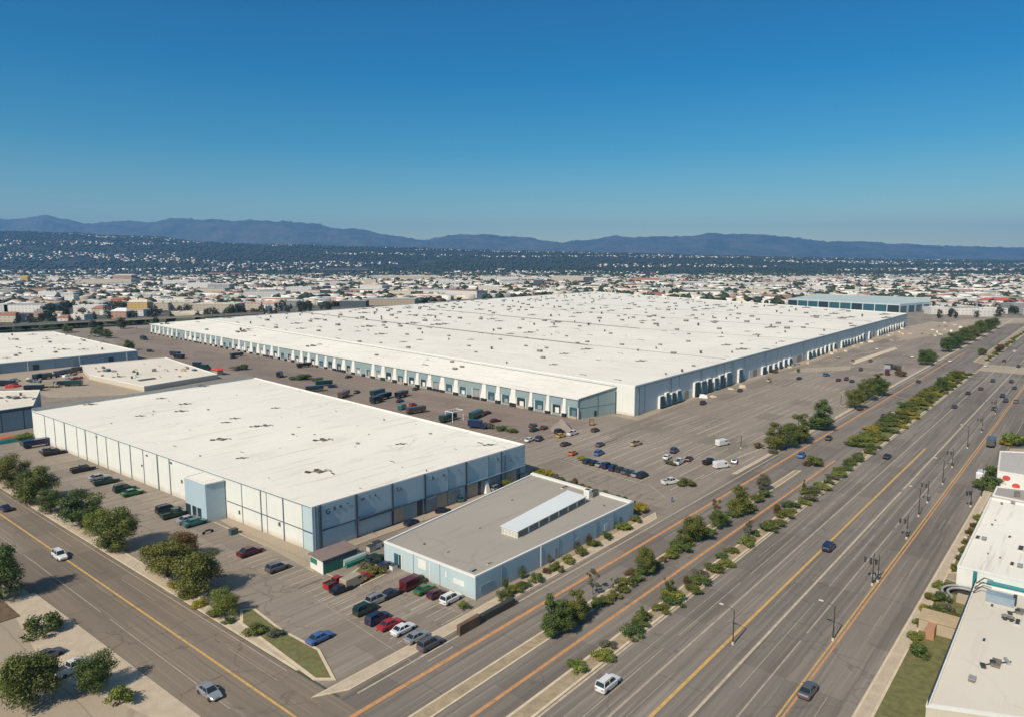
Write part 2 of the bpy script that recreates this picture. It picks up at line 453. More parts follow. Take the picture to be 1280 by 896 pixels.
seg((268, 652), (420, 722), .35, PAINT_W); seg((378, 690), (470, 745), .14, PAINT_F)
seg((420, 775), (520, 728), .14, PAINT_F); seg((395, 748), (520, 830), .14, PAINT_F)
seg((700, 575), (808, 606), .22, PAINT_W); seg((810, 604), (832, 622), .3, PAINT_F)
seg((1095, 489), (1160, 505), .5, PAINT_Y)
seg((1205, 470), (1290, 475), .5, PAINT_W)
struct(mk, 'road_markings', 'worn white, yellow and orange lines painted on avenue, street and stalls', 'road markings')

# ---- medians, kerbs, sidewalks
def island(poly, h, kerbw, top, name, label, cat='median'):
    """kerbed bed: a concrete rim with a filling a little lower"""
    mb = MB(); c = sum((Vector(p) for p in poly), Vector()) / len(poly)
    inner = []
    n = len(poly)
    ar = sum(poly[i][0] * poly[(i + 1) % n][1] - poly[(i + 1) % n][0] * poly[i][1] for i in range(n))
    if ar < 0: poly = poly[::-1]
    for i in range(n):
        a, p, q = Vector(poly[i - 1]).to_2d(), Vector(poly[i]).to_2d(), Vector(poly[(i + 1) % n]).to_2d()
        e1 = (p - a).normalized(); e2 = (q - p).normalized()
        n1 = Vector((-e1.y, e1.x)); n2 = Vector((-e2.y, e2.x)); bis = (n1 + n2)
        bis = bis.normalized() * (kerbw / max(.35, bis.normalized().dot(n1)))
        inner.append((p.x + bis.x, p.y + bis.y, 0))
    mb.prism(poly, .013, h, KERB)
    mb.sheet(inner, h + .004, top)
    return struct(mb, name, label, cat)
def s1poly(s0, s1, y0, y1, s2=None, s3=None):
    if s2 is None: s2, s3 = s1, s0
    return [P(L1(s0, y0), y0), P(L1(s1, y0), y0), P(L1(s2, y1), y1), P(L1(s3, y1), y1)]
island(s1poly(679, 706, 1080, 588, 702, 684), .14, .35, DIRT, 'median', 'narrow kerbed bed with trees between the two orange lined roads')
island(s1poly(779, 808, 1080, 560), .14, .45, DIRT, 'median', 'long kerbed planting strip left of the wide avenue')
island([P(L1(722, 556), 556), P(L1(808, 557), 557), P(L1(806, 466), 466), P(L1(735, 466), 466)], .14, .5, GRASS, 'median', 'broad green planted part of the strip beside the avenue')
island([P(L1(735, 452), 452), P(L1(806, 455), 455), P(L1(806, 375), 375), P(L1(740, 375), 375)], .14, .5, DIRT, 'median', 'far end of the planted strip beyond the crossing')
# pavement in front of the pale low building and on to the car park edge
island([P(L1(546, 872), 872), P(L1(572, 862), 862), P(L1(572, 648), 648), P(L1(548, 640), 640)], .13, .3, SIDEWALK, 'sidewalk', 'pale kerbed sidewalk along the low blue building', 'sidewalk')
island([P(L1(560, 592), 592), P(L1(573, 592), 592), P(L1(573, 400), 400), P(L1(556, 400), 400)], .13, .3, SIDEWALK, 'sidewalk', 'pale kerbed strip between big car park and avenue', 'sidewalk')
island([P(603, 756), P(626, 752), P(806, 648), P(793, 642)], .10, .1, DIRT, 'planting_bed', 'sandy planting bed at the foot of the low blue wall', 'planting bed')
island([P(L2(288, 838), 838), P(L2(318, 832), 832), P(L2(325, 545), 545), P(L2(288, 535), 535)], .13, .35, SIDEWALK, 'sidewalk', 'sandy kerbed sidewalk under the trees along the left street', 'sidewalk')
island([P(300, 762), P(318, 760), P(352, 786), P(400, 812), P(420, 850), P(392, 850), P(300, 780)], .16, .5, GRASS, 'lawn', 'small curved lawn island at the car park corner', 'lawn')
island([P(L1(1128, 960), 960), P(L1(1150, 960), 960), P(L1(1146, 590), 590), P(L1(1129, 590), 590)], .13, .3, SIDEWALK, 'sidewalk', 'pale sidewalk on the right side of the avenue', 'sidewalk')
island([P(L1(1148, 940), 940), P(L1(1240, 940), 940), P(1218, 735), P(1180, 722)], .12, .3, GRASS, 'lawn', 'overgrown green bed beside the curved pipes at lower right', 'lawn')
island([P(1186, 716), P(1197, 716), P(1232, 640), P(1222, 633)], .12, .25, GRASS, 'lawn', 'thin green bed beside the white roofed building at right', 'lawn')
m_ = MB()
m_.sheet([P(L1(1146, 960), 960), P(1500, 960), P(1700, 560), P(1262, 560), P(L1(1146, 640), 640)], .006, CONC)
struct(m_, 'forecourt', 'pale concrete forecourts right of the avenue', 'yard')
# walkway slab along the foot of the white wall and in the alley behind the low building
m_ = MB()
m_.prism([P(275, 650), P(291, 646), P(392, 692), P(660, 598), P(667, 603), P(480, 668), P(424, 690), P(392, 715)], .01, .10, CONC)
struct(m_, 'walkway', 'pale concrete walkway around the corner of the white warehouse', 'walkway')
m_ = MB()
m_.sheet([P(L2(92, 1000), 1000), P(L2(92, 690), 690), P(-200, 640), P(-400, 900)], .018, CONC)
m_.sheet([P(L2(120, 960), 960), P(L2(100, 740), 740), P(8, 752), P(60, 840)], .020, SIDEWALK)
struct(m_, 'driveway', 'pale concrete driveway at the lower left corner', 'driveway')
m_ = MB(); m_.prism([P(-40, 742), P(4, 752), P(25, 770), P(0, 778), P(-60, 800)], .02, .16, SOIL_D)
struct(m_, 'planting_bed', 'dark brown soil bed at the lower left edge', 'planting bed')
m_ = MB()   # pale dock aprons of the big warehouse
m_.sheet([P(760, 518), P(797, 525), P(900, 487), P(1140, 413), P(1136, 407), P(793, 519)], .012, CONC)
m_.sheet([P(1090, 418), P(1140, 421), P(1200, 405), P(1165, 402)], .013, CONC)
m_.sheet([P(985, 466), P(1062, 462), P(1064, 457), P(1000, 460)], .014, CONC)
m_.sheet([P(1118, 427), P(1215, 412), P(1222, 408), P(1130, 421)], .015, CONC)
m_.sheet([P(1062, 452), P(1118, 434), P(1122, 436), P(1068, 455)], .016, KERB)
struct(m_, 'dock_apron', 'pale concrete apron under the right wall of the big warehouse', 'apron')

# ================================================================== BUILDINGS
class Wall:
    def __init__(s, a, b, inside, origin):
        s.a = Vector((a[0], a[1], 0)); s.b = Vector((b[0], b[1], 0)); s.L = (s.b - s.a).length
        s.u = (s.b - s.a) / s.L; s.n = Vector((s.u.y, -s.u.x, 0))
        if s.n.dot(Vector((inside[0], inside[1], 0)) - s.a) > 0: s.n = -s.n
        s.o = Vector((origin[0], origin[1], 0))
    def pt(s, u, d, z): return s.a + s.u * u + s.n * d + Vector((0, 0, z)) - s.o
    def box(s, mb, u0, u1, z0, z1, d0, d1, mat):
        vs = [s.pt(u, d, z) for z in (z0, z1) for u, d in ((u0, d0), (u1, d0), (u1, d1), (u0, d1))]
        mb.add(vs, [(3, 2, 1, 0), (4, 5, 6, 7), (0, 1, 5, 4), (1, 2, 6, 5), (2, 3, 7, 6), (3, 0, 4, 7)], mat)
    def quad(s, mb, pts, mat):
        mb.add([s.pt(*p) for p in pts], [tuple(range(len(pts)))], mat)
    def at(s, px, z=0.0):     # distance along the wall where a pixel column crosses it
        r = Vector(((px - 640), F * math.cos(PITCH), 0))
        # refine with the real row
        lo, hi = 0.0, s.L
        x0 = PX(s.a)[0]; up = PX(s.b)[0] > x0
        for _ in range(40):
            m = (lo + hi) / 2; x = PX(s.a + s.u * m + Vector((0, 0, z)))[0]
            if (x < px) == up: lo = m
            else: hi = m
        return (lo + hi) / 2
def poly_local(poly, o): return [(p[0] - o[0], p[1] - o[1]) for p in poly]
def inset(poly, k):
    n = len(poly)
    ar = sum(poly[i][0] * poly[(i + 1) % n][1] - poly[(i + 1) % n][0] * poly[i][1] for i in range(n))
    if ar < 0: poly = poly[::-1]
    out = []
    for i in range(n):
        a, p, q = Vector(poly[i - 1][:2]), Vector(poly[i][:2]), Vector(poly[(i + 1) % n][:2])
        e1 = (p - a).normalized(); e2 = (q - p).normalized()
        n1 = Vector((-e1.y, e1.x)); n2 = Vector((-e2.y, e2.x)); bis = (n1 + n2).normalized()
        out.append((p.x + bis.x * k / max(.3, bis.dot(n1)), p.y + bis.y * k / max(.3, bis.dot(n1))))
    return poly, out
def parapet(mb, poly, z0, z1, w, mat):
    poly, inn = inset(poly, w); n = len(poly)
    vs = [(p[0], p[1], z) for z in (z0, z1) for p in poly] + [(p[0], p[1], z) for z in (z0, z1) for p in inn]
    fs = []
    for i in range(n):
        j = (i + 1) % n
        fs += [(i, j, n + j, n + i), (2 * n + j, 2 * n + i, 3 * n + i, 3 * n + j), (n + i, n + j, 3 * n + j, 3 * n + i)]
    mb.add(vs, fs, mat)
def shell(root, poly, h, wallm, roofm, par=.7, copm=None, name='roof'):
    """walls + roof deck + coping as parts of a building; poly is local"""
    poly, inn = inset(poly, .30)
    n = len(poly); w_ = MB()
    w_.add([(p[0], p[1], z) for z in (0, h) for p in poly], [(i, (i + 1) % n, n + (i + 1) % n, n + i) for i in range(n)], wallm)
    w_.build('wall', root)
    r_ = MB(); _, i2 = inset(poly, .28)
    r_.sheet(i2, h - par, roofm)
    rf = r_.build(name, root)
    c_ = MB(); parapet(c_, [(p[0], p[1]) for p in inset(poly, -.05)[1]], h - par - .1, h + .05, .4, copm or TRIM_W)
    c_.build('coping', root)
    return rf
def add_part(mb, name, root, kind=None, label=None):
    o = mb.build(name, root)
    if kind: o['kind'] = kind
    if label: o['label'] = label
    return o
def roof_unit(mb, x, y, z, s, kind, rz=None):
    """weathered rooftop gear: skylight box, vent cowl or fan unit"""
    rz = A1 if rz is None else rz
    if kind == 0:
        mb.box((x, y, z + .3 * s), (1.7 * s, 1.1 * s, .6 * s), DIRTY, rz); mb.box((x, y, z + .66 * s), (1.9 * s, 1.25 * s, .12 * s), METAL, rz)
    elif kind == 1:
        mb.tube((x, y, z), (x, y, z + .8 * s), .35 * s, .35 * s, METAL_D, 8); mb.tube((x, y, z + .8 * s), (x, y, z + 1.05 * s), .65 * s, .25 * s, DIRTY, 8)
    elif kind == 2:
        mb.box((x, y, z + .22 * s), (2.2 * s, 1.1 * s, .44 * s), DIRTY, rz); mb.tube((x - .5 * s, y, z + .44 * s), (x - .5 * s, y, z + .6 * s), .4 * s, .4 * s, METAL_D, 8)
        mb.box((x - 2.2 * s, y - .5 * s, z + .15 * s), (1.2 * s, .6 * s, .3 * s), METAL_D, rz + .3); mb.tube((x - 2.2 * s, y - .3 * s, z + .15), (x + 2.5 * s, y + .5 * s, z + .15), .09, .09, METAL_D, 5)
        mb.box((x + 1.9 * s, y + .5 * s, z + .2 * s), (1.6 * s, .4 * s, .4 * s), METAL, rz + .4)
    else:
        mb.box((x, y, z + .12 * s), (2.6 * s, .9 * s, .24 * s), UNIT_W, rz); mb.box((x, y, z + .26 * s), (2.2 * s, .6 * s, .08 * s), METAL_D, rz)

# ---------------------------------------------------------------- A, the giant warehouse
HA, HX = 12.6, 8.3
aN = P(793, 520); aR = P(1133, 408); aF = P(742, 364.5, HA); aL = P(257, 398.5, HA); aW = P(770, 516.3)
for v in (aF, aL): v.z = 0
xL = P(188, 405, HX); xL.z = 0; xN = P(722, 523.5)
o = aN
big = empty('warehouse', (o.x, o.y, 0))
tag(big, 'giant white roofed warehouse with long rows of loading docks', 'warehouse')
# front wall of the main block follows the annex
# line through aL ... aW then aN
main = poly_local([aN, aR, aF, aL, aW], o)
shell(big, main, HA, WALL_G, BIG_ROOF, .5)
annex = poly_local([xN, aW, aL, xL], o)
# annex walls, lower roof
w_ = MB(); n = 4; poly, inn = inset(annex, .3)
HS = 12.0
ax = [Vector((v.x - o.x, v.y - o.y, 0)) for v in (xN, aW, aL, xL)]; az_ = [HX, HS - .6, HS, HX]
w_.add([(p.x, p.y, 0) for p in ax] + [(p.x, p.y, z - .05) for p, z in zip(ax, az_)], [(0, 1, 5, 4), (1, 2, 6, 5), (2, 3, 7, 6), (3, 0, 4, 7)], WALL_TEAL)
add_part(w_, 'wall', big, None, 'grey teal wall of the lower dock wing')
def axr(u, v, up=0.0):   # u along the wing, v from eaves to the main block
    p = (ax[3] * (1 - u) + ax[0] * u) * (1 - v) + (ax[2] * (1 - u) + ax[1] * u) * v
    z = (az_[3] * (1 - u) + az_[0] * u) * (1 - v) + (az_[2] * (1 - u) + az_[1] * u) * v
    return (p.x, p.y, z + up)
r_ = MB(); gu, gv = 24, 4; k0 = [axr(-.001 + 1.002 * i / gu, -.012 + 1.01 * j / gv, .03) for j in range(gv + 1) for i in range(gu + 1)]
r_.add(k0, [(j * (gu + 1) + i, j * (gu + 1) + i + 1, (j + 1) * (gu + 1) + i + 1, (j + 1) * (gu + 1) + i) for j in range(gv) for i in range(gu)], BIG_ROOF); add_part(r_, 'roof', big)
c_ = MB()
def strip_box(mb, pts, w_dir, mat, dz):
    a_, b_ = Vector(pts[0]), Vector(pts[1]); n_ = Vector(w_dir)
    vs = [a_, b_, b_ + n_, a_ + n_]; mb.add([tuple(v + Vector((0, 0, -dz))) for v in vs] + [tuple(v) for v in vs], [(3, 2, 1, 0), (4, 5, 6, 7), (0, 1, 5, 4), (1, 2, 6, 5), (2, 3, 7, 6), (3, 0, 4, 7)], mat)
fdir = (ax[3] - ax[2]).normalized()
strip_box(c_, (axr(-.001, 0, .08), axr(1.001, 0, .08)), tuple(fdir * .7), TRIM_W, .55)
edir = (ax[0] - ax[3]).normalized()
strip_box(c_, (axr(1, 0, .09), axr(1, 1, .09)), tuple(edir * .35), TRIM_W, .4)
add_part(c_, 'fascia', big)
fw = Wall(xL, xN, aF, o); rw = Wall(aN, aR, aL, o); ew = Wall(xN, aW, aL, o); ww = Wall(aW, aN, aF, o)
# white end wall of the main block
e_ = MB(); ww.box(e_, .25, ww.L - .1, .05, HA - .3, .02, .12, WALL_W); add_part(e_, 'end_wall', big)
# dock bays along the front
nb = 50
edges = [fw.at(188 + (722 - 188) * 0)] 
pitchs = fw.L / nb
shel = None; door = None
rr = random.Random(3)
def bay(u, i):
    global shel, door
    w = pitchs
    a = MB()
    # projecting white shelter, wider at its foot, dark pit under it
    hw = w * rr.choice((.10, .14, .17, .17, .19)); u = u + w * rr.uniform(-.05, .05)
    z1, z2 = 1.3 + rr.uniform(-.2, .4), HX - .5 - rr.choice((0, 0, .2, .5))
    fl = [(-hw * .7, z2), (hw * .7, z2), (hw * .9, 4.2), (hw * 1.18, z1), (-hw * 1.18, z1), (-hw * .9, 4.2)]
    vs = [fw.pt(u + x, .05, z) for x, z in fl] + [fw.pt(u + x, .35 + .6 * (1 - (z - z1) / (z2 - z1)), z) for x, z in fl]
    a.add(vs, [(0, 1, 2, 3, 4, 5)[::-1], (6, 7, 8, 9, 10, 11)] + [(k, (k + 1) % 6, 6 + (k + 1) % 6, 6 + k) for k in range(6)], TRIM_W)
    if i % 9 != 7: add_part(a, 'dock_shelter', big)
    p = MB(); fw.box(p, u - hw * .95, u + hw * .95, .02, 1.28, .05, 1.1, RUBBER); add_part(p, 'dock_pit', big)
    q = MB(); t = u + w * .5; hd = w * (.22 + .05 * rr.random()); top = rr.choice((3.9, 4.3, 4.6, 4.3))
    m = rr.choice((DOOR_D, DOOR_T, DOOR_D, DOOR_GR, DOOR_T))
    fw.box(q, t - hd, t + hd, 1.0, top, .02, .10, m); add_part(q, 'dock_door', big)
    f = MB(); fw.box(f, t - hd - .35, t - hd, .1, top + .3, .02, .55, TRIM_W); fw.box(f, t + hd, t + hd + .35, .1, top + .3, .02, .55, TRIM_W)
    fw.box(f, t - hd, t + hd, top, top + .3, .02, .4, TRIM_M)
    fw.box(f, t - hd * .4, t + hd * .5, 1.1, 2.6 + rr.random(), .11, .3, rr.choice((TRIM_W, TRIM_M, METAL)))
    add_part(f, 'door_frame', big)
    if i % 3 == 1:
        s = MB(); fw.box(s, t - hd * .9, t + hd * .9, .05, .95, .03, 1.0, rr.choice((DOOR_BEIGE, KERB, RUBBER))); add_part(s, 'dock_leveller', big)
for i in range(nb): bay(pitchs * (i + .35), i)
# recessed upper band between the shelters
for i in range(nb): ub = MB(); fw.box(ub, pitchs * (i + .62), min(fw.L, pitchs * (i + 1.08)), 5.1 + rr.uniform(-.3, .3), HX - .55, .02, .06, rr.choice((WALL_TEAL, WALL_S, WALL_TEAL))); add_part(ub, 'panel_band', big)
# end wall of the annex: frame lines
s = MB(); ew.box(s, .1, .6, .0, HX - .5, .02, .2, TRIM_M); ew.box(s, ew.L * .5, ew.L * .5 + .25, 0, HX + .6, .02, .15, TRIM_M)
ew.box(s, ew.L - .5, ew.L - .1, 0, HX + 1, .02, .2, TRIM_D); ew.box(s, .6, ew.L - .5, 4.2, 4.35, .02, .08, TRIM_M)
add_part(s, 'wall_trim', big)
s = MB(); ew.box(s, ew.L * .42, ew.L * .48, .1, 2.4, .02, .1, DOOR_D); add_part(s, 'door', big)
# right wall: joints, dock openings with leaning dark shelters
jt = MB(); u = 2.0; k = 0
for px, heavy in ((798, 1), (806, 0), (838, 1), (849, 0), (876, 1), (895, 0), (905, 0), (915, 1), (931, 0), (956, 1), (972, 0), (988, 0), (1004, 1), (1020, 0), (1029, 0), (1046, 0), (1066, 1), (1081, 0), (1095, 0), (1108, 0), (1118, 0)):
    u = rw.at(px, 6); w_h = .38 if heavy else .16
    rw.box(jt, u - w_h, u + w_h, .1, HA - .55, .02, .35 if heavy else .10, TRIM_M if heavy else WALL_S)
add_part(jt, 'wall_joint', big)
fa = MB(); rw.box(fa, 0, rw.L, HA - .9, HA - .55, .02, .25, TRIM_M); add_part(fa, 'fascia', big)
groups = [(822, 850, 4, 5.6), (866, 936, 9, 6.4), (951, 957, 1, 3.6), (958, 990, 5, 4.0), (1008, 1050, 8, 4.6), (1050, 1088, 10, 5.0), (1096, 1130, 11, 5.0)]
for (x0, x1, nn, hh) in groups:
    for i in range(nn):
        pxx = x0 + (x1 - x0) * (i + .5) / nn; u = rw.at(pxx, 1.5)
        ua, ub_ = rw.at(x0 + (x1 - x0) * i / nn, 1.5), rw.at(x0 + (x1 - x0) * (i + 1) / nn, 1.5); w = min(ub_ - ua, 7)
        if nn > 4 and rr.random() < .14: continue
        a = MB(); hh2 = hh + rr.uniform(-.7, .4); u += rr.uniform(-.5, .5); w *= rr.uniform(.75, 1.05)
        lean = .9
        vs = []
        for (uu, dd, z) in ((-.42, 0.1, 0.9), (.30, .1, .9), (.30, .1, hh2), (-.42, .1, hh2), (-.42, 1.9, .9), (.30, 1.9, .9), (.30, .9, hh2), (-.42, .9, hh2)):
            vs.append(rw.pt(u + uu * w, dd, z))
        a.add(vs, [(0, 1, 2, 3)[::-1], (4, 5, 6, 7), (0, 1, 5, 4), (1, 2, 6, 5), (2, 3, 7, 6), (3, 0, 4, 7)], DOOR_T if i % 2 else DOOR_D)
        add_part(a, 'dock_seal', big)
        f = MB(); rw.box(f, u - .5 * w, u - .43 * w, .05, hh2 + .2, .03, 1.1, TRIM_W); rw.box(f, u - .43 * w, u + .4 * w, hh2, hh2 + .35, .03, 1.0, TRIM_W)
        add_part(f, 'door_frame', big)
lw = MB()
prev = None
for (x0, x1) in ((850, 866), (936, 951), (990, 1008), (1088, 1096)):
    u0, u1 = rw.at(x0, 1.5), rw.at(x1, 1.5); n_ = 3
    for i in range(n_):
        lw = MB(); ua = u0 + (u1 - u0) * i / n_; rw.box(lw, ua + .3, ua + (u1 - u0) / n_ - .3, .1, 4.0, .02, .12, DOOR_BEIGE if i % 2 else TRIM_W); add_part(lw, 'wall_panel', big)

# roof joints
def roofline(mb, pa, pb, z, w, h, mat, org):
    a, b_ = P(pa[0], pa[1], z), P(pb[0], pb[1], z); d = (b_ - a).normalized(); n = Vector((d.y, -d.x, 0)) * (w / 2)
    mb.prism([(p[0] - org[0], p[1] - org[1]) for p in (a - n, a + n, b_ + n, b_ - n)], z, z + h, mat)
for (pa, pb, w) in (((377, 390.5), (735, 431.5), 1.3), ((552, 388), (800, 411), 1.2), ((800, 411), (1010, 425), .5), ((735, 431.5), (905, 449), .5), ((700, 378), (1090, 402), .4), ((640, 383), (1050, 413), .4)):
    j = MB(); roofline(j, pa, pb, HA - .5, w, .35, DIRTY if w > 1 else METAL, o); add_part(j, 'expansion_joint', big)
j = MB(); strip_box(j, (axr(0, .985, .06), axr(1, .985, .06)), tuple(fdir * .8), DIRTY, .1); add_part(j, 'roof_gutter', big)
# rooftop vents: rows across the roof, the nearest hundred as parts
vents = []
rr = random.Random(11)
Am = [Vector((p[0], p[1])) for p in inset(main, 3)[1]]
def inside(poly, x, y):
    c = False; n = len(poly)
    for i in range(n):
        x1, y1 = poly[i][0], poly[i][1]; x2, y2 = poly[(i + 1) % n][0], poly[(i + 1) % n][1]
        if (y1 > y) != (y2 > y) and x < (x2 - x1) * (y - y1) / (y2 - y1) + x1: c = not c
    return c
U = (aR - aN).normalized(); V = (aW - aN).normalized(); V = (aL - aN).normalized()
for iu in range(0, 46):
    for iv in range(0, 22):
        if rr.random() < .42: continue
        p = U * (7 + iu * 15 + rr.uniform(-4, 4)) + V * (8 + iv * 24 + rr.uniform(-7, 7))
        if inside(Am, p.x, p.y): vents.append((p.x, p.y, HA - .5))
for i in range(16):
    vents.append(axr(rr.uniform(.03, .97), rr.uniform(.15, .85)))
vents.sort(key=lambda v: (v[0] + o.x) ** 2 + (v[1] + o.y) ** 2)
for i, (x, y, z) in enumerate(vents[:100]):
    a = MB(); roof_unit(a, x, y, z, rr.choice((.9, 1.1, 1.3, 1.6)), rr.choice((0, 1, 2, 3, 3, 0)), A2); add_part(a, 'roof_vent', big)
a = MB()
for (x, y, z) in vents[100:]: roof_unit(a, x, y, z, rr.choice((1.4, 1.7, 2.1)), rr.choice((0, 1, 2, 3, 0)), A2)
add_part(a, 'roof_vents', big, 'stuff')
print('vents', len(vents))

# ---------------------------------------------------------------- B, the white warehouse in front
HB = 10.2
bN = P(392, 690); bR = P(656, 597.5); bL = P(43, 548); bF = P(318, 471.5, HB); bF.z = 0
o = bN
wb = empty('warehouse', (o.x, o.y, 0))
tag(wb, 'white walled warehouse with blue stair tower and pale cream roof', 'warehouse')
Bp = poly_local([bN, bR, bF, bL], o)
rf = shell(wb, Bp, HB, WALL_W, WHITE_ROOF, .35)
lw_ = Wall(bL, bN, bR, o); rw_ = Wall(bN, bR, bL, o); bw_ = Wall(bR, bF, bL, o)
# right wall clad in blue grey
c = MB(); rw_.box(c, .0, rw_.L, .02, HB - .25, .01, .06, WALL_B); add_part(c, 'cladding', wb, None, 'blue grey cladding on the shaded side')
bl = MB(); bk = Wall(bF, bL, bR, o); bk.box(bl, 0, bk.L, HB - .1, HB + .85, -.45, 0.0, METAL); add_part(bl, 'parapet', wb, None, 'raised grey parapet along the far edge')
corner_u = lw_.at(379, 5)
c = MB(); lw_.box(c, corner_u, lw_.L + .02, .02, HB - .2, .01, .08, WALL_PB); add_part(c, 'corner_panel', wb, None, 'pale blue panel at the near corner')
for px, wv_ in ((57, .14), (69, .14), (82, .3), (97, .10), (108, .24), (122, .16), (134, .16), (150, .22), (164, .22), (180, .14), (198, .32), (213, .22), (303, .10), (327, .22), (334, .08), (355, .26), (379, .12)):
    u = lw_.at(px, 5); a = MB(); lw_.box(a, u - wv_ / 2, u + wv_ / 2, .1, HB - .1, .02, .10 + wv_ * .4, TRIM_M); add_part(a, 'wall_joint', wb)
a = MB(); lw_.box(a, lw_.at(284, 5), corner_u, 4.3, 4.45, .02, .12, TRIM_D); lw_.box(a, corner_u, lw_.L, 4.2, 4.45, .09, .16, TRIM_D); add_part(a, 'wall_band', wb)
a = MB(); lw_.box(a, .2, lw_.L - .2, HB - .22, HB - .12, .02, .2, TRIM_M); add_part(a, 'gutter', wb)
for px, z, w, h in ((184, 8.6, .7, .35), (214, 8.9, .9, .4), (178, 5, .3, .5), (228, 4.6, .4, .8), (350, 3.2, .5, .8), (121, 8.9, 1.0, .25), (240 + 60, 2.2, .3, .9)):
    u = lw_.at(px, z); a = MB(); lw_.box(a, u - w / 2, u + w / 2, z, z + h, .03, .3, DIRTY); add_part(a, 'wall_fixture', wb)
# right wall pilasters, band, openings
for px, wv_ in ((394, .3), (400, .5), (445, .55), (490, .45), (530.5, .55), (559, .16), (582, .5), (609, .2), (626, .4), (631, .2)):
    u = rw_.at(px, 5); a = MB(); z0 = .05 if px < 585 or px > 620 else 3.4
    rw_.box(a, u - wv_ / 2, u + wv_ / 2, z0, HB - .05, .07, .20 + wv_ * .4, TRIM_D if wv_ > .3 else TRIM_M); add_part(a, 'pilaster', wb)
a = MB(); rw_.box(a, rw_.at(401, 4), rw_.at(444, 4), 4.2, 4.45, .07, .3, TRIM_D)
rw_.box(a, rw_.at(446, 4), rw_.at(489, 4), 3.9, 4.5, .07, .8, TRIM_D)
rw_.box(a, rw_.at(491, 4), rw_.at(582, 4), 4.0, 4.15, .07, .5, TRIM_D)
rw_.box(a, rw_.at(583, 4), rw_.at(655, 4), 4.0, 4.2, .07, .8, TRIM_M); add_part(a, 'canopy', wb)
for (x0, x1, z1, m, nm) in ((491, 505, 3.8, DOOR_BEIGE, 'dock_door'), (505, 520, 3.8, WALL_TEAL, 'dock_door'), (521, 528, 3.8, DOOR_D, 'door'), (534, 546, 3.2, DOOR_GR, 'dock_door'), (546, 561, 3.8, DOOR_BEIGE, 'dock_door'),
                            (562, 575, 3.4, DOOR_GR, 'dock_door'), (584, 596, 3.5, DOOR_BEIGE, 'dock_door'), (597, 601, 3.6, DOOR_D, 'door'), (601, 608, 3.5, DOOR_GR, 'dock_door'), (612, 624, 3.8, DOOR_GR, 'dock_door'), (630, 644, 3.9, DOOR_BEIGE, 'dock_door'), (645, 650, 3.9, TRIM_M, 'door')):
    a = MB(); rw_.box(a, rw_.at(x0, 2), rw_.at(x1, 2), .1, z1, .07, .12, m); add_part(a, nm, wb)
a = MB(); u = rw_.at(606.5, 1.5)
vs = [rw_.pt(u - 1.0, .1, 0.02), rw_.pt(u + .9, .1, .02), rw_.pt(u + .5, .1, 3.2), rw_.pt(u - .3, .1, 3.2), rw_.pt(u - 1.0, 1.4, 0.02), rw_.pt(u + .9, 1.4, .02), rw_.pt(u + .4, .5, 3.2), rw_.pt(u - .2, .5, 3.2)]
a.add(vs, [(0, 1, 2, 3), (4, 5, 6, 7), (0, 1, 5, 4), (1, 2, 6, 5), (2, 3, 7, 6), (3, 0, 4, 7)], TRIM_W); add_part(a, 'buttress', wb)
# lettering and marks on the shaded wall
def letters(txt, px, z, size, wall, root, mat, name='wall_letter', off=.1, base=lambda p: 0):
    cu = bpy.data.curves.new('t', 'FONT'); cu.body = txt; cu.size = size * .85; cu.extrude = .03; cu.align_x = 'CENTER'; cu.offset = .02
    to = bpy.data.objects.new('t', cu); COL.objects.link(to)
    bpy.context.view_layer.update()
    me = bpy.data.meshes.new_from_object(to.evaluated_get(bpy.context.evaluated_depsgraph_get()))
    bpy.data.objects.remove(to)
    u = wall.at(px, z)
    for v in me.vertices:
        p = wall.pt(u + v.co.x, off + v.co.z + .03, z + v.co.y); v.co = p
    me.materials.clear(); me.materials.append(mat)
    ob = bpy.data.objects.new(name, me); COL.objects.link(ob); ob.parent = root
letters('G', 410, 7.6, 2.0, rw_, wb, TRIM_D); letters('B', 418, 8.0, 1.5, rw_, wb, TRIM_D); letters('M', 425.5, 8.1, 1.1, rw_, wb, TRIM_D)
letters('-', 434, 8.3, 2.4, rw_, wb, TRIM_D); letters('m', 453.5, 8.3, 1.5, rw_, wb, TRIM_D); letters('1', 462, 8.3, 1.2, rw_, wb, TRIM_D); letters('4', 469, 8.3, 1.2, rw_, wb, TRIM_D)
letters('TA', 499, 7.8, 1.7, rw_, wb, TRIM_M); letters('R', 541, 8.0, 1.6, rw_, wb, TRIM_D); letters('-', 547, 7.6, 1.5, rw_, wb, TRIM_D); letters('A', 554.5, 8.0, 1.4, rw_, wb, TRIM_D)
letters('-', 573, 8.3, 1.6, rw_, wb, TRIM_D); letters('k', 622, 7.9, 1.7, rw_, wb, TRIM_D); letters('"', 616, 8.0, 1.5, rw_, wb, TRIM_D); letters('_', 638, 7.0, 1.8, rw_, wb, TRIM_D); letters('l', 644, 7.0, 1.6, rw_, wb, TRIM_M)
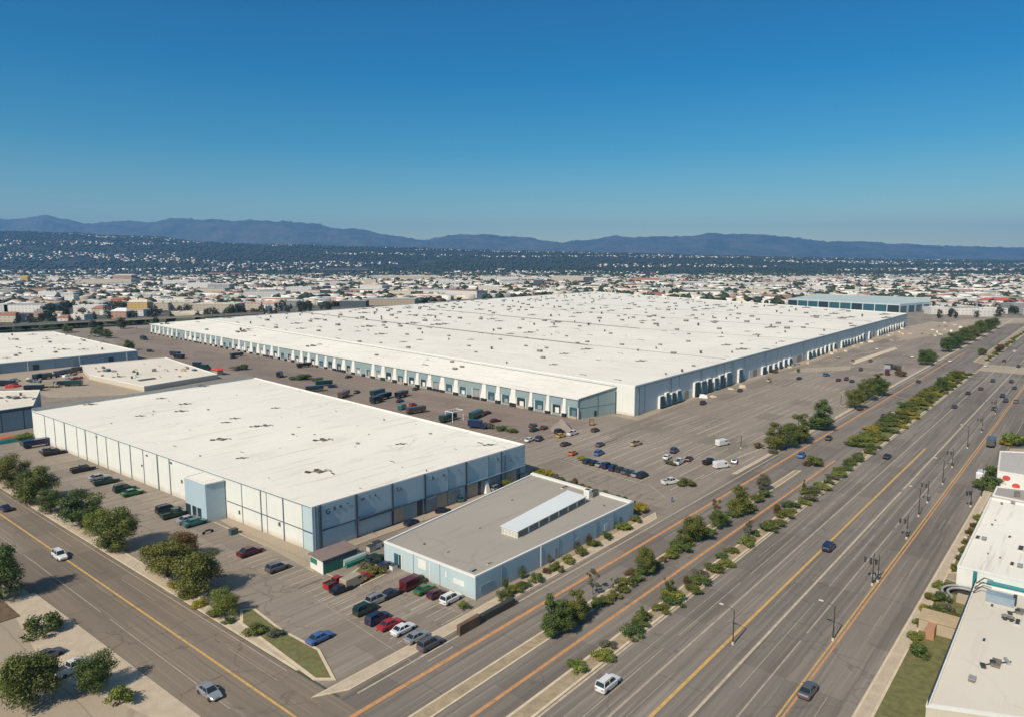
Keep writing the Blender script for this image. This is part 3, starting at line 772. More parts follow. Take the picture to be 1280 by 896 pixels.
# blue stair tower
tc = P(283, 646.5); tb_ = P(259, 652.5); ta = P(233, 641.5)
td = ta + (tc - tb_)
tw = MB()
tp = [(p[0] - o.x, p[1] - o.y) for p in (ta, tb_, tc, td)]
hs = (9.4, 9.4, 9.7, 9.7)
tw.add([(p[0], p[1], 0) for p in tp] + [(p[0], p[1], hh) for p, hh in zip(tp, hs)], [(0, 1, 5, 4), (1, 2, 6, 5), (2, 3, 7, 6), (3, 0, 4, 7)], WALL_B)
tow = add_part(tw, 'stair_tower', wb, None, 'blue stair tower on the sunlit wall')
tr = MB(); tr.add([(p[0], p[1], hh - .12) for p, hh in zip(tp, hs)], [(0, 1, 2, 3)], WHITE_ROOF)
k = tr.build('tower_roof'); k.parent = tow
tf = Wall(ta, tb_, bR, o)
for u0, u1 in ((.2, 2.4), (3.3, 5.1), (5.7, 7.4)):
    a = MB(); tf.box(a, u0, u1, .05, 2.9, .02, .1, DOOR_D); k = a.build('door'); k.parent = tow
cp = MB(); 
for (i, j) in ((0, 1), (1, 2)):
    w0 = Wall((tp[i][0] + o.x, tp[i][1] + o.y), (tp[j][0] + o.x, tp[j][1] + o.y), bR, o); w0.box(cp, -.05, w0.L + .05, 9.35, 9.6, -.25, .08, TRIM_W)
k = cp.build('tower_coping'); k.parent = tow
# rooftop gear of B at the places seen
rr = random.Random(5)
zB = HB - .35
for (px, py, s, k) in ((96, 505, 1.0, 2), (113, 505.5, 1.1, 2), (255, 483, 1.0, 2), (246, 485, .8, 3), (202, 498, .9, 2), (211, 501, .7, 3), (232, 505, 1.2, 2), (227, 514, 1.2, 2), (260, 512, .9, 0), (176, 520, 1.0, 2), (192, 514, .9, 3), (191, 518, .7, 3),
                       (139, 529, .7, 3), (283, 528, 1.1, 2), (294, 523, 1.1, 2), (276, 549.5, 1.3, 2), (237, 537, .6, 3), (218, 557.5, .8, 3), (302, 565, .8, 3), (303, 572.5, .8, 2), (398, 589.5, 1.5, 2), (416, 592, 1.1, 3), (404, 550, 1.8, 2), (393, 543, .5, 0),
                       (366, 543, .9, 0), (371, 545, .5, 3), (345, 510, .8, 2), (373, 534, .9, 3), (320, 533, 1.0, 2), (332, 532, 1.1, 2), (296, 494, .5, 1), (352, 521, .4, 1), (490, 577, .9, 3), (503, 584, .6, 3), (447, 554.5, .9, 0), (444, 558, .6, 3),
                       (502, 555, .8, 2), (600, 554, 1.3, 3), (612, 556, 1.0, 2), (538, 542, .8, 0), (480, 525, .7, 1), (447, 532, .7, 3), (420, 514, .6, 1), (440, 513, .5, 3), (533, 588.5, .6, 1), (569, 561, .6, 3), (336, 597, .5, 3), (437, 497, .8, 2), (401, 486, .7, 2), (325, 480, .6, 3), (375, 489, .5, 1), (408, 505, .6, 3), (461, 543, .5, 1), (520, 530, .5, 3), (556, 551, .5, 3), (350, 560, .5, 3), (250, 570, .5, 1), (320, 610, .5, 3), (450, 610, .5, 3)):
    q = P(px, py, zB); a = MB(); roof_unit(a, q.x - o.x, q.y - o.y, zB, s * rr.uniform(.55, .8), k, A2 + rr.uniform(-.3, .3)); add_part(a, 'roof_unit', wb)

# ---------------------------------------------------------------- C, low pale blue building
HC = 4.6
cL = P(480, 676, HC); cN = P(594, 720, HC); cR = P(792, 626, HC); cF = P(668, 590.5, HC)
for v in (cL, cN, cR, cF): v.z = 0
o = cN
lb = empty('low_building', (o.x, o.y, 0))
tag(lb, 'low pale blue building with flat grey roof beside the avenue', 'building')
Cp = poly_local([cN, cR, cF, cL], o)
shell(lb, Cp, HC, WALL_PB, GREY_ROOF, .25, TRIM_W)
cw = Wall(cN, cR, cL, o); clw = Wall(cL, cN, cR, o); cbw = Wall(cR, cF, cL, o)
c = MB(); cw.box(c, .02, cw.L, .02, HC - .2, .01, .06, WALL_B); add_part(c, 'cladding', lb, None, 'blue cladding on the avenue side')
c = MB(); cbw.box(c, 0, cbw.L, HC - .2, HC + .25, -1.6, -.41, TRIM_W); add_part(c, 'parapet_walk', lb, None, 'broad white strip along the back edge')
for px, wv_, m in ((627, .12, TRIM_M), (676, .35, TRIM_W), (698, .1, TRIM_M), (716, .1, TRIM_M), (745, .15, TRIM_M), (766, .1, TRIM_M), (790.5, .2, TRIM_M)):
    u = cw.at(px, 2); a = MB(); cw.box(a, u - wv_ / 2, u + wv_ / 2, .05, HC - .2, .07, .16, m); add_part(a, 'wall_joint', lb)
for px, w, z0, z1, m in ((694, .9, .6, 2.6, DOOR_GR), (652, 1.0, .1, 2.3, TRIM_M), (720, 1.2, .8, 2.4, WALL_PB), (735, 1.0, .1, 2.2, DOOR_GR), (757, 1.4, .9, 2.3, WALL_PB), (608, 3.5, 1.2, 2.3, WALL_S), (775, 1.0, .1, 2.3, TRIM_M)):
    u = cw.at(px, 2); a = MB(); cw.box(a, u - w / 2, u + w / 2, z0, z1, .07, .13, m); add_part(a, 'window', lb)
for px0, px1, z0, z1, m in ((523, 533, 1.9, 3.8, TRIM_W), (537.3, 538.4, .3, 3.9, TRIM_W), (557, 559, 2.2, 3.3, TRIM_W), (567, 581, 1.7, 2.7, TRIM_W), (493, 498, .1, 3.0, DOOR_T), (499, 501, .1, 3.0, DOOR_D), (502, 503, .1, 3.2, TRIM_W)):
    a = MB(); clw.box(a, clw.at(px0, 2), clw.at(px1, 2), z0, z1, .02, .09, m); add_part(a, 'door' if m in (DOOR_T, DOOR_D) else 'window', lb)
for px in (517, 550):
    u = clw.at(px, 2); a = MB(); clw.box(a, u - .05, u + .05, .05, HC - .2, .02, .06, TRIM_M); add_part(a, 'wall_joint', lb)
# long roof monitor
zc = HC - .25
q0 = P(627, 657.5, zc + 1.5); q1 = P(647, 664, zc + 1.5); q2 = P(732, 620.5, zc + 1.5); q3 = P(710, 613.5, zc + 1.5)
mn = MB(); pol = [(p[0] - o.x, p[1] - o.y) for p in (q0, q1, q2, q3)]
mn.add([(p[0], p[1], z) for z in (zc, zc + 1.5) for p in pol], [(0, 1, 5, 4), (1, 2, 6, 5), (2, 3, 7, 6), (3, 0, 4, 7)], TRIM_W)
mon = add_part(mn, 'roof_monitor', lb)
mr = MB(); pi_ = inset(pol, -.25)[1]
mr.prism(pi_, zc + 1.51, zc + 1.68, roofmat('monitor_roof', (.62, .66, .66), .25, A2, .3)); k = mr.build('monitor_roof'); k.parent = mon
mwall = Wall(q1, q2, q0, o)
for i in range(7):
    a = MB(); L = mwall.L
    mwall.box(a, L * (i + .08) / 7, L * (i + .92) / 7, zc + .15, zc + 1.3, .02, .06, DIRTY); k = a.build('louvre'); k.parent = mon
a = MB()
for i in range(5): mw2 = Wall(q0, q1, q2, o); mw2.box(a, mw2.L * (i + .1) / 5, mw2.L * (i + .85) / 5, zc + .2, zc + 1.2, .02, .07, UNIT_W)
k = a.build('end_panel'); k.parent = mon
for (px, py, sx, sy, sz, m) in ((734.5, 621, 1.2, 1.6, 2.0, TRIM_W), (741, 619.5, 2.2, 1.6, 1.3, DIRTY), (746, 617, 1.3, 1.4, 1.0, METAL)):
    q = P(px, py, zc); a = MB(); a.box((q.x - o.x, q.y - o.y, zc + sz / 2), (sx, sy, sz), m, A1); a.box((q.x - o.x, q.y - o.y, zc + sz + .06), (sx * .7, sy * .7, .12), METAL_D, A1); add_part(a, 'air_unit', lb)
for (px, py, s, k) in ((591, 713, .6, 0), (612, 704, .5, 3), (700, 640, .4, 3), (530, 680, .4, 1), (560, 690, .4, 3), (755, 632, .4, 1), (600, 660, .4, 3), (640, 625, .5, 3), (706, 609, 1.0, 3)):
    q = P(px, py, zc); a = MB(); roof_unit(a, q.x - o.x, q.y - o.y, zc, s, k); add_part(a, 'roof_unit', lb)

# ---------------------------------------------------------------- left side buildings and right side ones
def quadb(name, label, pts, h, wallm, roofm, cat='building', par=.3, side=None, cop=None):
    v = [P(x, y, h) for x, y in pts]
    for q in v: q.z = 0
    o = v[0]; r = empty(name, (o.x, o.y, 0)); tag(r, label, cat)
    shell(r, poly_local(v, o), h, wallm, roofm, par, cop)
    return r, v, o
dB, dv, do = quadb('warehouse', 'white roofed warehouse with slate blue wall at the left edge', [(172, 438), (66, 414.5), (-130, 421), (-140, 467)], 6.0, WALL_S, WHITE_ROOF, 'warehouse')
dw = Wall(dv[0], dv[3], dv[1], do)
for i in range(9):
    u = dw.L * (i + .5) / 9; a = MB(); dw.box(a, u - .15, u + .15, .1, 5.6, .02, .2, TRIM_M if i % 2 else TRIM_W); add_part(a, 'wall_joint', dB)
for i in range(5):
    u = dw.L * (i + .8) / 6; a = MB(); dw.box(a, u - 1.5, u + 1.5, .1, 3.4, .02, .15, DOOR_GR if i % 2 else DOOR_D); add_part(a, 'dock_door', dB)
rr = random.Random(9)
for i in range(42):
    px = rr.uniform(2, 135); py = rr.uniform(418, 449 - px * .09)
    q = P(px, py, 5.7); a = MB(); roof_unit(a, q.x - do.x, q.y - do.y, 5.7, rr.choice((.8, 1.1, 1.4)), rr.choice((0, 1, 2, 3)), A2); add_part(a, 'roof_unit', dB)
eB, ev, eo = quadb('annex_building', 'low cream roofed building behind the white warehouse', [(272, 467.5), (207, 446.5), (100, 456), (112, 468), (180, 482.5)], 2.6, WALL_CREAM, TAN_ROOF)
for (px, py, s, k) in ((131, 464, 1.3, 2), (142, 464.5, 1.2, 0), (149, 471, 1.2, 2), (147, 468, .8, 1), (199, 457.5, 1.0, 3), (165, 473, 1.3, 1), (200, 471, 1.0, 3), (180, 455, .8, 3), (220, 462, .8, 0), (170, 462, .9, 3), (120, 461, .8, 1)):
    q = P(px, py, 2.3); a = MB(); roof_unit(a, q.x - eo.x, q.y - eo.y, 2.3, s, k, A2); add_part(a, 'roof_unit', eB)
HF = 8.4
fB, fv, fo = quadb('grey_building', 'grey blue building squeezed between left edge and white warehouse', [(41, 506.5), (50, 487), (-150, 492), (-150, 534)], HF, WALL_S, TAN_ROOF)
fwl = Wall(fv[0], fv[3], fv[1], fo)
for px in (2, 30):
    u = fwl.at(px, 4); a = MB(); fwl.box(a, u - .12, u + .12, .1, HF - .2, .02, .1, TRIM_D); add_part(a, 'wall_joint', fB)
a = MB(); fwl.box(a, 0, fwl.L, HF - 1.2, HF - .2, .02, .15, TRIM_D); add_part(a, 'fascia', fB)
a = MB(); fwl.box(a, fwl.at(11, 5), fwl.at(3, 5), 4.2, 6.0, .03, .12, WALL_TEAL); add_part(a, 'window', fB)
for (px, py, s, k) in ((12, 497, 1.4, 2), (19, 498, 1.5, 0), (26, 494, 1.2, 1), (31, 497, 1.0, 2), (43, 499, 1.0, 0), (8, 501, .8, 3)):
    q = P(px, py, HF - .3); a = MB(); roof_unit(a, q.x - fo.x, q.y - fo.y, HF - .3, s, k, A2); add_part(a, 'roof_unit', fB)
# pale yard piece between them
y3 = MB(); y3.sheet([P(-150, 478), P(-120, 462), P(110, 458), P(115, 468), P(182, 484), P(185, 492), P(60, 497), P(44, 488)], .014, CONC)
struct(y3, 'back_yard', 'pale concrete yard crowded with vehicles behind the white warehouse', 'yard')

# long pale green building behind the giant roof
HT = 11.0
tv = [P(1125, 380.5, HT), P(1163, 377.5, HT), P(1163, 372.5, HT), P(1020, 367.5, HT), P(985, 373.5, HT)]
for q in tv: q.z = 0
to = tv[0]; tB = empty('long_hangar', (to.x, to.y, 0)); tag(tB, 'long hangar with pale green roof and dark glass front', 'hangar')
shell(tB, poly_local(tv, to), HT, WALL_G, PALE_ROOF, .3, simple('pale_fascia', (.5, .56, .56), .6, .05))
t1 = Wall(tv[0], tv[1], tv[3], to); t2 = Wall(tv[4], tv[0], tv[3], to)
for i in range(4):
    a = MB(); t1.box(a, t1.L * (i + .12) / 4, t1.L * (i + .85) / 4, .3, HT - 2.5, .02, .2, DOOR_T); add_part(a, 'window', tB)
for i in range(10):
    a = MB(); t2.box(a, t2.L * (i + .04) / 10, t2.L * (i + .96) / 10, .3, HT - 1.6, .02, .2, DOOR_T if i % 3 else DOOR_D); add_part(a, 'window', tB)

# right edge
HG = 5.0
gB, gv, go = quadb('shop_building', 'white flat roofed building with teal awning at the right edge', [(1197, 706), (1238, 621), (1420, 655), (1400, 752)], HG, WALL_W, WHITE_ROOF)
gw = Wall(gv[0], gv[3], gv[1], go)
u1, u2 = gw.at(1234, 3), gw.at(1330, 3)
a = MB(); gw.box(a, u1, u2, 3.1, 3.5, .02, 2.3, TEALP); gw.box(a, u1, u2, 3.5, 3.75, 2.1, 2.3, TEALP); add_part(a, 'awning', gB)
a = MB(); gw.box(a, gw.at(1216, 3), gw.at(1221, 3), 1.2, HG - .3, .02, .6, TEALP); add_part(a, 'wall_sign', gB)
for x0, x1 in ((1223, 1230), (1238, 1250), (1256, 1268)):
    a = MB(); gw.box(a, gw.at(x0, 1.5), gw.at(x1, 1.5), .1, 2.8, .02, .1, DOOR_GR); add_part(a, 'window', gB)
for (px, py, s, k) in ((1222, 672, .9, 3), (1230, 674, .7, 0), (1262, 671, .6, 3), (1240, 656, .4, 1), (1265, 705, .8, 3), (1275, 708, .7, 0), (1235, 692, .3, 1), (1250, 697, .4, 3), (1252, 630, .5, 1), (1266, 629, .7, 0), (1244, 650, .4, 3), (1276, 686, 1.2, 3)):
    q = P(px, py, HG - .3); a = MB(); roof_unit(a, q.x - go.x, q.y - go.y, HG - .3, s, k); add_part(a, 'roof_unit', gB)
hB, hv, ho = quadb('shed_building', 'small grey roofed shed above the white roofed building', [(1241, 618), (1246, 607), (1400, 624), (1400, 650)], 4.2, WALL_CREAM, roofmat('grey_roof', (.33, .31, .28), .3, A2, .2), par=.2)
a = MB(); q = P(1271, 620, 4.0); a.box((q.x - ho.x, q.y - ho.y, 4.6), (1.6, 1.2, 1.2), DIRTY, A1); add_part(a, 'air_unit', hB)
iB, iv, io = quadb('plain_building', 'light grey gabled roof building above the red marked wall', [(1247, 588), (1250, 563), (1400, 570), (1400, 612)], 5.0, TRIM_W, roofmat('light_grey_roof', (.42, .40, .37), .25, A2, .2), par=.2)
iw = Wall(iv[0], iv[3], iv[1], io)
def disc(mb, wall, px, z, r, mat, off=.05):
    u = wall.at(px, z); ring = [(u + r * math.cos(t * math.pi / 10), off, z + r * .8 * math.sin(t * math.pi / 10)) for t in range(20)]
    vs = [wall.pt(*p) for p in ring] + [wall.pt(p[0], off + .05, p[2]) for p in ring]
    mb.add(vs, [tuple(range(20, 40))] + [(i, (i + 1) % 20, 20 + (i + 1) % 20, 20 + i) for i in range(20)], mat)
REDP = simple('red_paint', (.55, .06, .05), .6, .2)
for px, z, r in ((1258, 3.4, .9), (1270, 1.6, .9)):
    a = MB(); disc(a, iw, px, z, r, REDP); add_part(a, 'red_disc', iB)
jB, jv, jo = quadb('flat_building', 'cream flat roofed building with railing at the lower right corner', [(1218, 727), (1400, 768), (1330, 905), (1158, 880)], 5.5, WALL_CREAM, roofmat('cream_roof', (.62, .57, .48), .25, A1, .2))
q = P(1250, 752, 5.2)
WATER = simple('pale_blue_unit', (.24, .31, .35), .4, .2, .5)
a = MB(); a.box((q.x - jo.x, q.y - jo.y, 5.9), (4.0, 2.2, 1.3), WATER, A2 + math.pi); a.box((q.x - jo.x + 1.9, q.y - jo.y - .8, 5.9), (.5, 1.6, 1.5), METAL_D, A2); add_part(a, 'air_unit', jB)
for (px, py, s, k) in ((1240, 757, .5, 3), (1256, 774, .9, 1), (1264, 776, .8, 1), (1275, 765, .9, 2), (1272, 778, .9, 3), (1235, 745, .3, 1), (1245, 830, 1., 2), (1230, 800, .5, 3), (1215, 850, .7, 0)):
    q = P(px, py, 5.2); a = MB(); roof_unit(a, q.x - jo.x, q.y - jo.y, 5.2, s, k); add_part(a, 'roof_unit', jB)
jw = Wall(jv[0], jv[3], jv[1], jo)
a = MB()
for z in (5.9, 6.3): jw.box(a, 0, jw.L, z, z + .08, -.2, -.12, METAL_D)
for i in range(14): u = jw.L * i / 13; jw.box(a, max(0, u - .05), u + .05, 5.5, 6.35, -.2, -.12, METAL_D)
add_part(a, 'railing', jB)
a = MB()
for i in range(3):
    t = .4 + i * 2.2; p0 = jw.pt(t, -.3, 5.5); p1 = p0 + Vector((1.6, .3, .9)); p2 = p1 + Vector((1.2, -.6, -.3)); p00 = Vector(p0); a = MB(); a.tube(p00, p1, .1, .1, METAL_D); a.tube(p1, p2, .1, .08, METAL_D); add_part(a, 'roof_pipe', jB)
# curved pipes on the ground beside it
q = P(1205, 752)
pr = empty('pipe_loop', (q.x, q.y, 0)); tag(pr, 'curved grey pipes looping over the green bed at lower right', 'pipes')
for r_p in (3.6, 2.7):
    a = MB(); pts = [Vector((r_p * math.cos(t) * 1.0, r_p * math.sin(t), 1.2 + .1 * r_p)) for t in [math.pi * (.15 + .09 * k) for k in range(11)]]
    for i in range(10): a.tube(pts[i], pts[i + 1], .22, .22, METAL)
    a.tube((pts[0].x, pts[0].y, 0), pts[0], .22, .22, METAL); a.tube((pts[-1].x, pts[-1].y, 0), pts[-1], .22, .22, METAL)
    a.build('pipe', pr)
a = MB(); a.box((.2, -.5, .6), (3.2, 2.0, 1.2), DOOR_BEIGE, A2); a.build('tank_box', pr)
a = MB(); a.box((1.0, 3.6, .7), (4.2, 1.6, 1.4), METAL_D, A2 + .2); a.build('pump_box', pr)
q = P(1182, 790); a = MB(); a.box((0, 0, 1.1), (7.5, 4.2, 2.2), DOOR_BEIGE, A2); a.box((0, 0, 2.28), (7.8, 4.5, .16), simple('tan_slab', (.42, .32, .19), .8, .2), A2); a.box((-3.0, -1.0, 1.1), (1.2, 4.0, 2.24), simple('clay', (.38, .2, .12), .8, .2), A2)
k = a.build('shed', None, (0, 0, 0)); k.location = q; tag(k, 'small tan shed in the green bed at the lower right', 'shed')

# hut with green side in the car park
q = P(404, 718)
hut = empty('kiosk', (q.x, q.y, 0)); tag(hut, 'small flat hut with white end and green side in car park', 'hut')
du = D1; dv_ = -D2
c0 = Vector((0, 0, 0)); wdt = P(388, 709) - P(404, 718); lng = D1 * 8.5
a = MB(); pl = [c0, c0 + lng, c0 + lng + wdt, c0 + wdt]; pl = [(p.x, p.y) for p in pl]
a.prism(pl, 0, 2.9, TRIM_W); a.build('wall', hut)
a = MB(); a.prism(inset(pl, -.3)[1], 2.91, 3.1, simple('hut_roof', (.20, .15, .13), .8, .2)); a.build('roof', hut)
hw_ = Wall((0, 0), (lng.x, lng.y), (wdt.x, wdt.y), (0, 0))
a = MB(); hw_.box(a, .1, hw_.L - .1, .05, 1.9, .02, .08, GREENP); a.build('green_panel', hut)
a = MB(); hw_.box(a, .1, hw_.L - .1, 1.95, 2.88, .02, .07, TRIM_D); a.build('window', hut)
hw2 = Wall((0, 0), (wdt.x, wdt.y), (lng.x, lng.y), (0, 0))
a = MB(); hw2.box(a, hw2.L * .45, hw2.L * .95, 1.4, 2.5, .02, .08, GREENP); a.build('shutter', hut)
q = P(428, 708); a = MB(); a.tube((0, 0, .9), (5.5 * D1.x, 5.5 * D1.y, .9), .9, .9, simple('tank_paint', (.35, .42, .38), .4, .2), 12); a.box((2.7 * D1.x + .8, 2.7 * D1.y - .4, .4), (5.5, 1.0, .8), GREENP, A1)
k = a.build('tank'); k.location = q; tag(k, 'pale rounded tank with green base beside the hut', 'tank')
# low dark wall at the sidewalk end of the car park
a = MB(); a.prism([P(573, 790), P(577, 792), P(644, 756), P(640, 753)], 0, 1.3, METAL_D); a.prism([P(571, 793), P(575, 795), P(600, 781), P(597, 778)], 0, 1.8, SOIL_D)
k = struct(a, 'low_wall', 'dark low wall between lower car park and sidewalk', 'wall', None)
# overpass on the left
OV = P(0, 407.5, 6.5); OV.z = 0; ov = empty('overpass', OV); tag(ov, 'grey elevated road crossing behind the left warehouse', 'overpass')
a = MB(); pts = [P(-150, 411.5, 6.5), P(0, 407.5, 6.5), P(120, 401, 6.5), P(255, 395, 6.5), P(330, 391, 6.5)]
for i in range(4):
    p, q = pts[i], pts[i + 1]; d = (q - p).normalized(); n = Vector((-d.y, d.x, 0)) * 16
    a.prism([(v.x, v.y) for v in (p, q + d * .0, q + n, p + n)], 5.3, 6.5, KERB, ROAD)
a.build('deck', ov, OV)
a = MB()
for i in range(4):
    p, q = pts[i], pts[i + 1]; d = (q - p).normalized(); n = Vector((-d.y, d.x, 0)) * .5
    a.prism([(v.x, v.y) for v in (p, q, q + n, p + n)], 6.5, 7.4, simple('barrier', (.34, .31, .27), .8, .1) if i == 0 else MATS['barrier'])
a.build('barrier', ov, OV)
for i in range(16):
    t = i / 15 * 3.999; j = int(t); p = pts[j].lerp(pts[j + 1], t - j); a = MB(); a.box((p.x, p.y + 8, 2.65), (1.6, 1.6, 5.3), KERB); a.build('pier', ov, OV)
print('buildings done')

# ================================================================== VEHICLES
def carpaint(name, c, rough=.28, metal=.15):
    m, nt, b = newmat(name); b.inputs['Base Color'].default_value = (*c, 1); b.inputs['Roughness'].default_value = rough
    b.inputs['Metallic'].default_value = metal; b.inputs['Coat Weight'].default_value = .4
    return m
CP = {'white': carpaint('paint_white', (.72, .72, .70)), 'black': carpaint('paint_black', (.012, .012, .014)), 'navy': carpaint('paint_navy', (.015, .025, .07)),
      'silver': carpaint('paint_silver', (.38, .39, .40), .3, .5), 'grey': carpaint('paint_grey', (.13, .13, .135), .3, .4), 'red': carpaint('paint_red', (.38, .02, .015)),
      'maroon': carpaint('paint_maroon', (.09, .012, .015)), 'dark green': carpaint('paint_dark_green', (.010, .045, .03)), 'teal': carpaint('paint_teal', (.02, .13, .12)),
      'green': carpaint('paint_green', (.03, .14, .04)), 'yellow': carpaint('paint_yellow', (.55, .36, .04)), 'orange': carpaint('paint_orange', (.60, .16, .03)),
      'beige': carpaint('paint_beige', (.42, .35, .24)), 'blue': carpaint('paint_blue', (.06, .14, .32)), 'dark': carpaint('paint_dark', (.025, .027, .03)),
      'brown': carpaint('paint_brown', (.10, .06, .04))}
def ringx(x, hw, z0, z1, ch=.12):
    return [(x, -hw + ch, z0), (x, hw - ch, z0), (x, hw, z0 + ch), (x, hw, z1 - ch), (x, hw - ch * .9, z1), (x, -hw + ch * .9, z1), (x, -hw, z1 - ch), (x, -hw, z0 + ch)]
def wheel(parent, x, y, r=.33):
    a = MB(); a.tube((x, y - .11, r), (x, y + .11, r), r, r, RUBBER, 14); w_ = a.build('wheel', parent)
    return w_
def roof_pillars(a, xb0, xb1, xt0, xt1, wb, wt, zb, zt, m):
    for sx in (-1, 1):
        for (b0, t0) in ((xb0, xt0), (xb1, xt1)):
            a.tube((b0, sx * wb, zb), (t0, sx * wt, zt), .05, .05, m, 4)
        mid = (xb0 + xb1) / 2; a.tube((mid, sx * (wb + .005), zb), ((xt0 + xt1) / 2, sx * (wt + .005), zt), .05, .05, m, 4)
def make_vehicle(kind):
    root = empty('car', (0, 0, -50)); m = CP['white']
    if kind in ('sedan', 'hatch', 'suv', 'pickup'):
        L = {'sedan': 2.35, 'hatch': 2.0, 'suv': 2.4, 'pickup': 2.8}[kind]; zh = {'sedan': .92, 'hatch': .95, 'suv': 1.08, 'pickup': 1.05}[kind]; top = {'sedan': 1.43, 'hatch': 1.48, 'suv': 1.78, 'pickup': 1.8}[kind]
        a = MB(); rear = {'sedan': (.95, .98), 'hatch': (.98, 1.0), 'suv': (1.1, 1.12), 'pickup': (1.02, 1.05)}[kind]
        a.loft([ringx(-L, .70, .36, rear[0] - .18), ringx(-L + .12, .86, .27, rear[0]), ringx(-L * .55, .91, .22, rear[1]), ringx(0, .91, .22, zh + .03), ringx(L * .45, .91, .22, zh - .01),
                ringx(L * .8, .87, .25, zh - .14), ringx(L - .08, .76, .3, zh - .25), ringx(L, .66, .36, zh - .36)], m)
        if kind == 'sedan': g4 = (-1.75, 1.05, -1.05, .28)
        elif kind == 'hatch': g4 = (-1.85, 1.0, -1.5, .3)
        elif kind == 'suv': g4 = (-2.25, 1.0, -2.0, .35)
        else: g4 = (-.75, 1.35, -.6, .7)
        zb = zh - .02; wt = .62 if kind != 'suv' else .68
        rt = MB()
        roof_ring = [(g4[2] - .03, -wt), (g4[3] + .03, -wt), (g4[3] + .03, wt), (g4[2] - .03, wt)]
        rt.prism(roof_ring, top - .05, top, m); 
        roof_pillars(a, g4[0], g4[1], g4[2], g4[3], .80, wt, zb, top - .03, m)
        a.v += []; body = a
        k = len(body.v)
        body.add(rt.v, rt.f, m)
        if kind == 'pickup':
            body.box((-1.75, -.84, 1.15), (1.9, .1, .3), m); body.box((-1.75, .84, 1.15), (1.9, .1, .3), m); body.box((-2.73, 0, 1.15), (.1, 1.6, .3), m); body.box((-1.75, 0, 1.06), (1.8, 1.5, .03), METAL_D)
        if kind == 'suv':
            for sy in (-.6, .6): body.box((-.85, sy, top + .05), (2.0, .05, .05), METAL_D)
        body.build('body', root)
        gl = MB(); vs = [(g4[0], -.79, zb), (g4[1], -.79, zb), (g4[1], .79, zb), (g4[0], .79, zb), (g4[2], -wt + .02, top - .06), (g4[3], -wt + .02, top - .06), (g4[3], wt - .02, top - .06), (g4[2], wt - .02, top - .06)]
        gl.add(vs, [(0, 1, 5, 4), (1, 2, 6, 5), (2, 3, 7, 6), (3, 0, 4, 7), (4, 5, 6, 7)], GLASS); gl.build('windows', root)
        for x in (-L * .62, L * .62):
            for y in (-.82, .82): wheel(root, x, y)
        for y in (-.55, .55):
            h = MB(); h.box((L - .03, y, zh - .42), (.12, .34, .14), LAMP_W); h.build('headlight', root)
            h = MB(); h.box((-L + .02, y, rear[0] - .30), (.12, .34, .16), LAMP_R); h.build('taillight', root)
        for y in (-.97, .97):
            h = MB(); h.box((.75, y, zh + .03), (.16, .16, .12), m); h.build('mirror', root)
    elif kind == 'van':
        a = MB(); a.loft([ringx(-2.7, .9, .35, 2.05, .12), ringx(-2.6, .98, .3, 2.2, .12), ringx(1.2, .98, .3, 2.2, .12), ringx(1.65, .97, .3, 1.75, .14), ringx(2.0, .96, .3, 1.2, .14), ringx(2.65, .86, .32, .95, .14)], m); a.build('body', root)
        gl = MB(); gl.add([(1.28, -.8, 2.12), (1.28, .8, 2.12), (2.03, .82, 1.24), (2.03, -.82, 1.24)], [(0, 1, 2, 3)], GLASS)
        for sy in (-1, 1): gl.box((.8, sy * .975, 1.6), (.9, .03, .5), GLASS)
        gl.build('windows', root)
        for x in (-1.7, 1.75):
            for y in (-.86, .86): wheel(root, x, y, .36)
        for y in (-.62, .62):
            h = MB(); h.box((2.62, y, .8), (.12, .3, .16), LAMP_W); h.build('headlight', root)
            h = MB(); h.box((-2.7, y, 1.1), (.1, .12, .4), LAMP_R); h.build('taillight', root)
    elif kind == 'truck':     # box truck
        a = MB(); a.box((-1.0, 0, 2.05), (5.2, 2.3, 2.3), m); a.box((-1.0, 0, .8), (5.4, 1.2, .3), METAL_D); a.build('cargo_box', root)
        a = MB(); a.loft([ringx(1.75, 1.05, .5, 2.3, .12), ringx(2.7, 1.05, .5, 2.3, .12), ringx(3.1, 1.02, .5, 1.5, .12), ringx(3.6, .98, .5, 1.3, .12)], m); a.build('cab', root)
        gl = MB(); gl.add([(2.74, -.9, 2.22), (2.74, .9, 2.22), (3.12, .9, 1.55), (3.12, -.9, 1.55)], [(0, 1, 2, 3)], GLASS); gl.build('windscreen', root)
        for x in (-2.4, 2.7):
            for y in (-.95, .95): wheel(root, x, y, .45)
    elif kind == 'trailer':   # flat long trailer with dark load
        a = MB(); a.box((0, 0, 1.9), (8.4, 2.4, 1.9), m); a.build('cargo_box', root)
        a = MB(); a.box((0, 0, .85), (8.4, 1.2, .25), METAL_D); a.box((3.0, 0, .4), (.2, 1.4, .8), METAL_D); a.build('frame', root)
        for x in (-3.2, -2.2):
            for y in (-1.0, 1.0): wheel(root, x, y, .48)
    elif kind == 'forklift':
        a = MB(); a.box((0, 0, .7), (1.8, 1.1, .8), m, taper=.9); a.build('body', root)
        a = MB()
        for x, y in ((-.5, -.45), (-.5, .45), (.6, -.45), (.6, .45)): a.tube((x, y, 1.1), (x, y, 2.1), .04, .04, METAL_D, 4)
        a.box((.05, 0, 2.13), (1.3, 1.1, .08), METAL_D); a.build('cage', root)
        a = MB(); a.box((1.05, -.3, 1.2), (.1, .1, 2.2), METAL_D); a.box((1.05, .3, 1.2), (.1, .1, 2.2), METAL_D); a.box((1.6, -.25, .15), (1.1, .1, .05), METAL); a.box((1.6, .25, .15), (1.1, .1, .05), METAL); a.build('fork', root)
        for x in (-.6, .6):
            for y in (-.5, .5): wheel(root, x, y, .3)
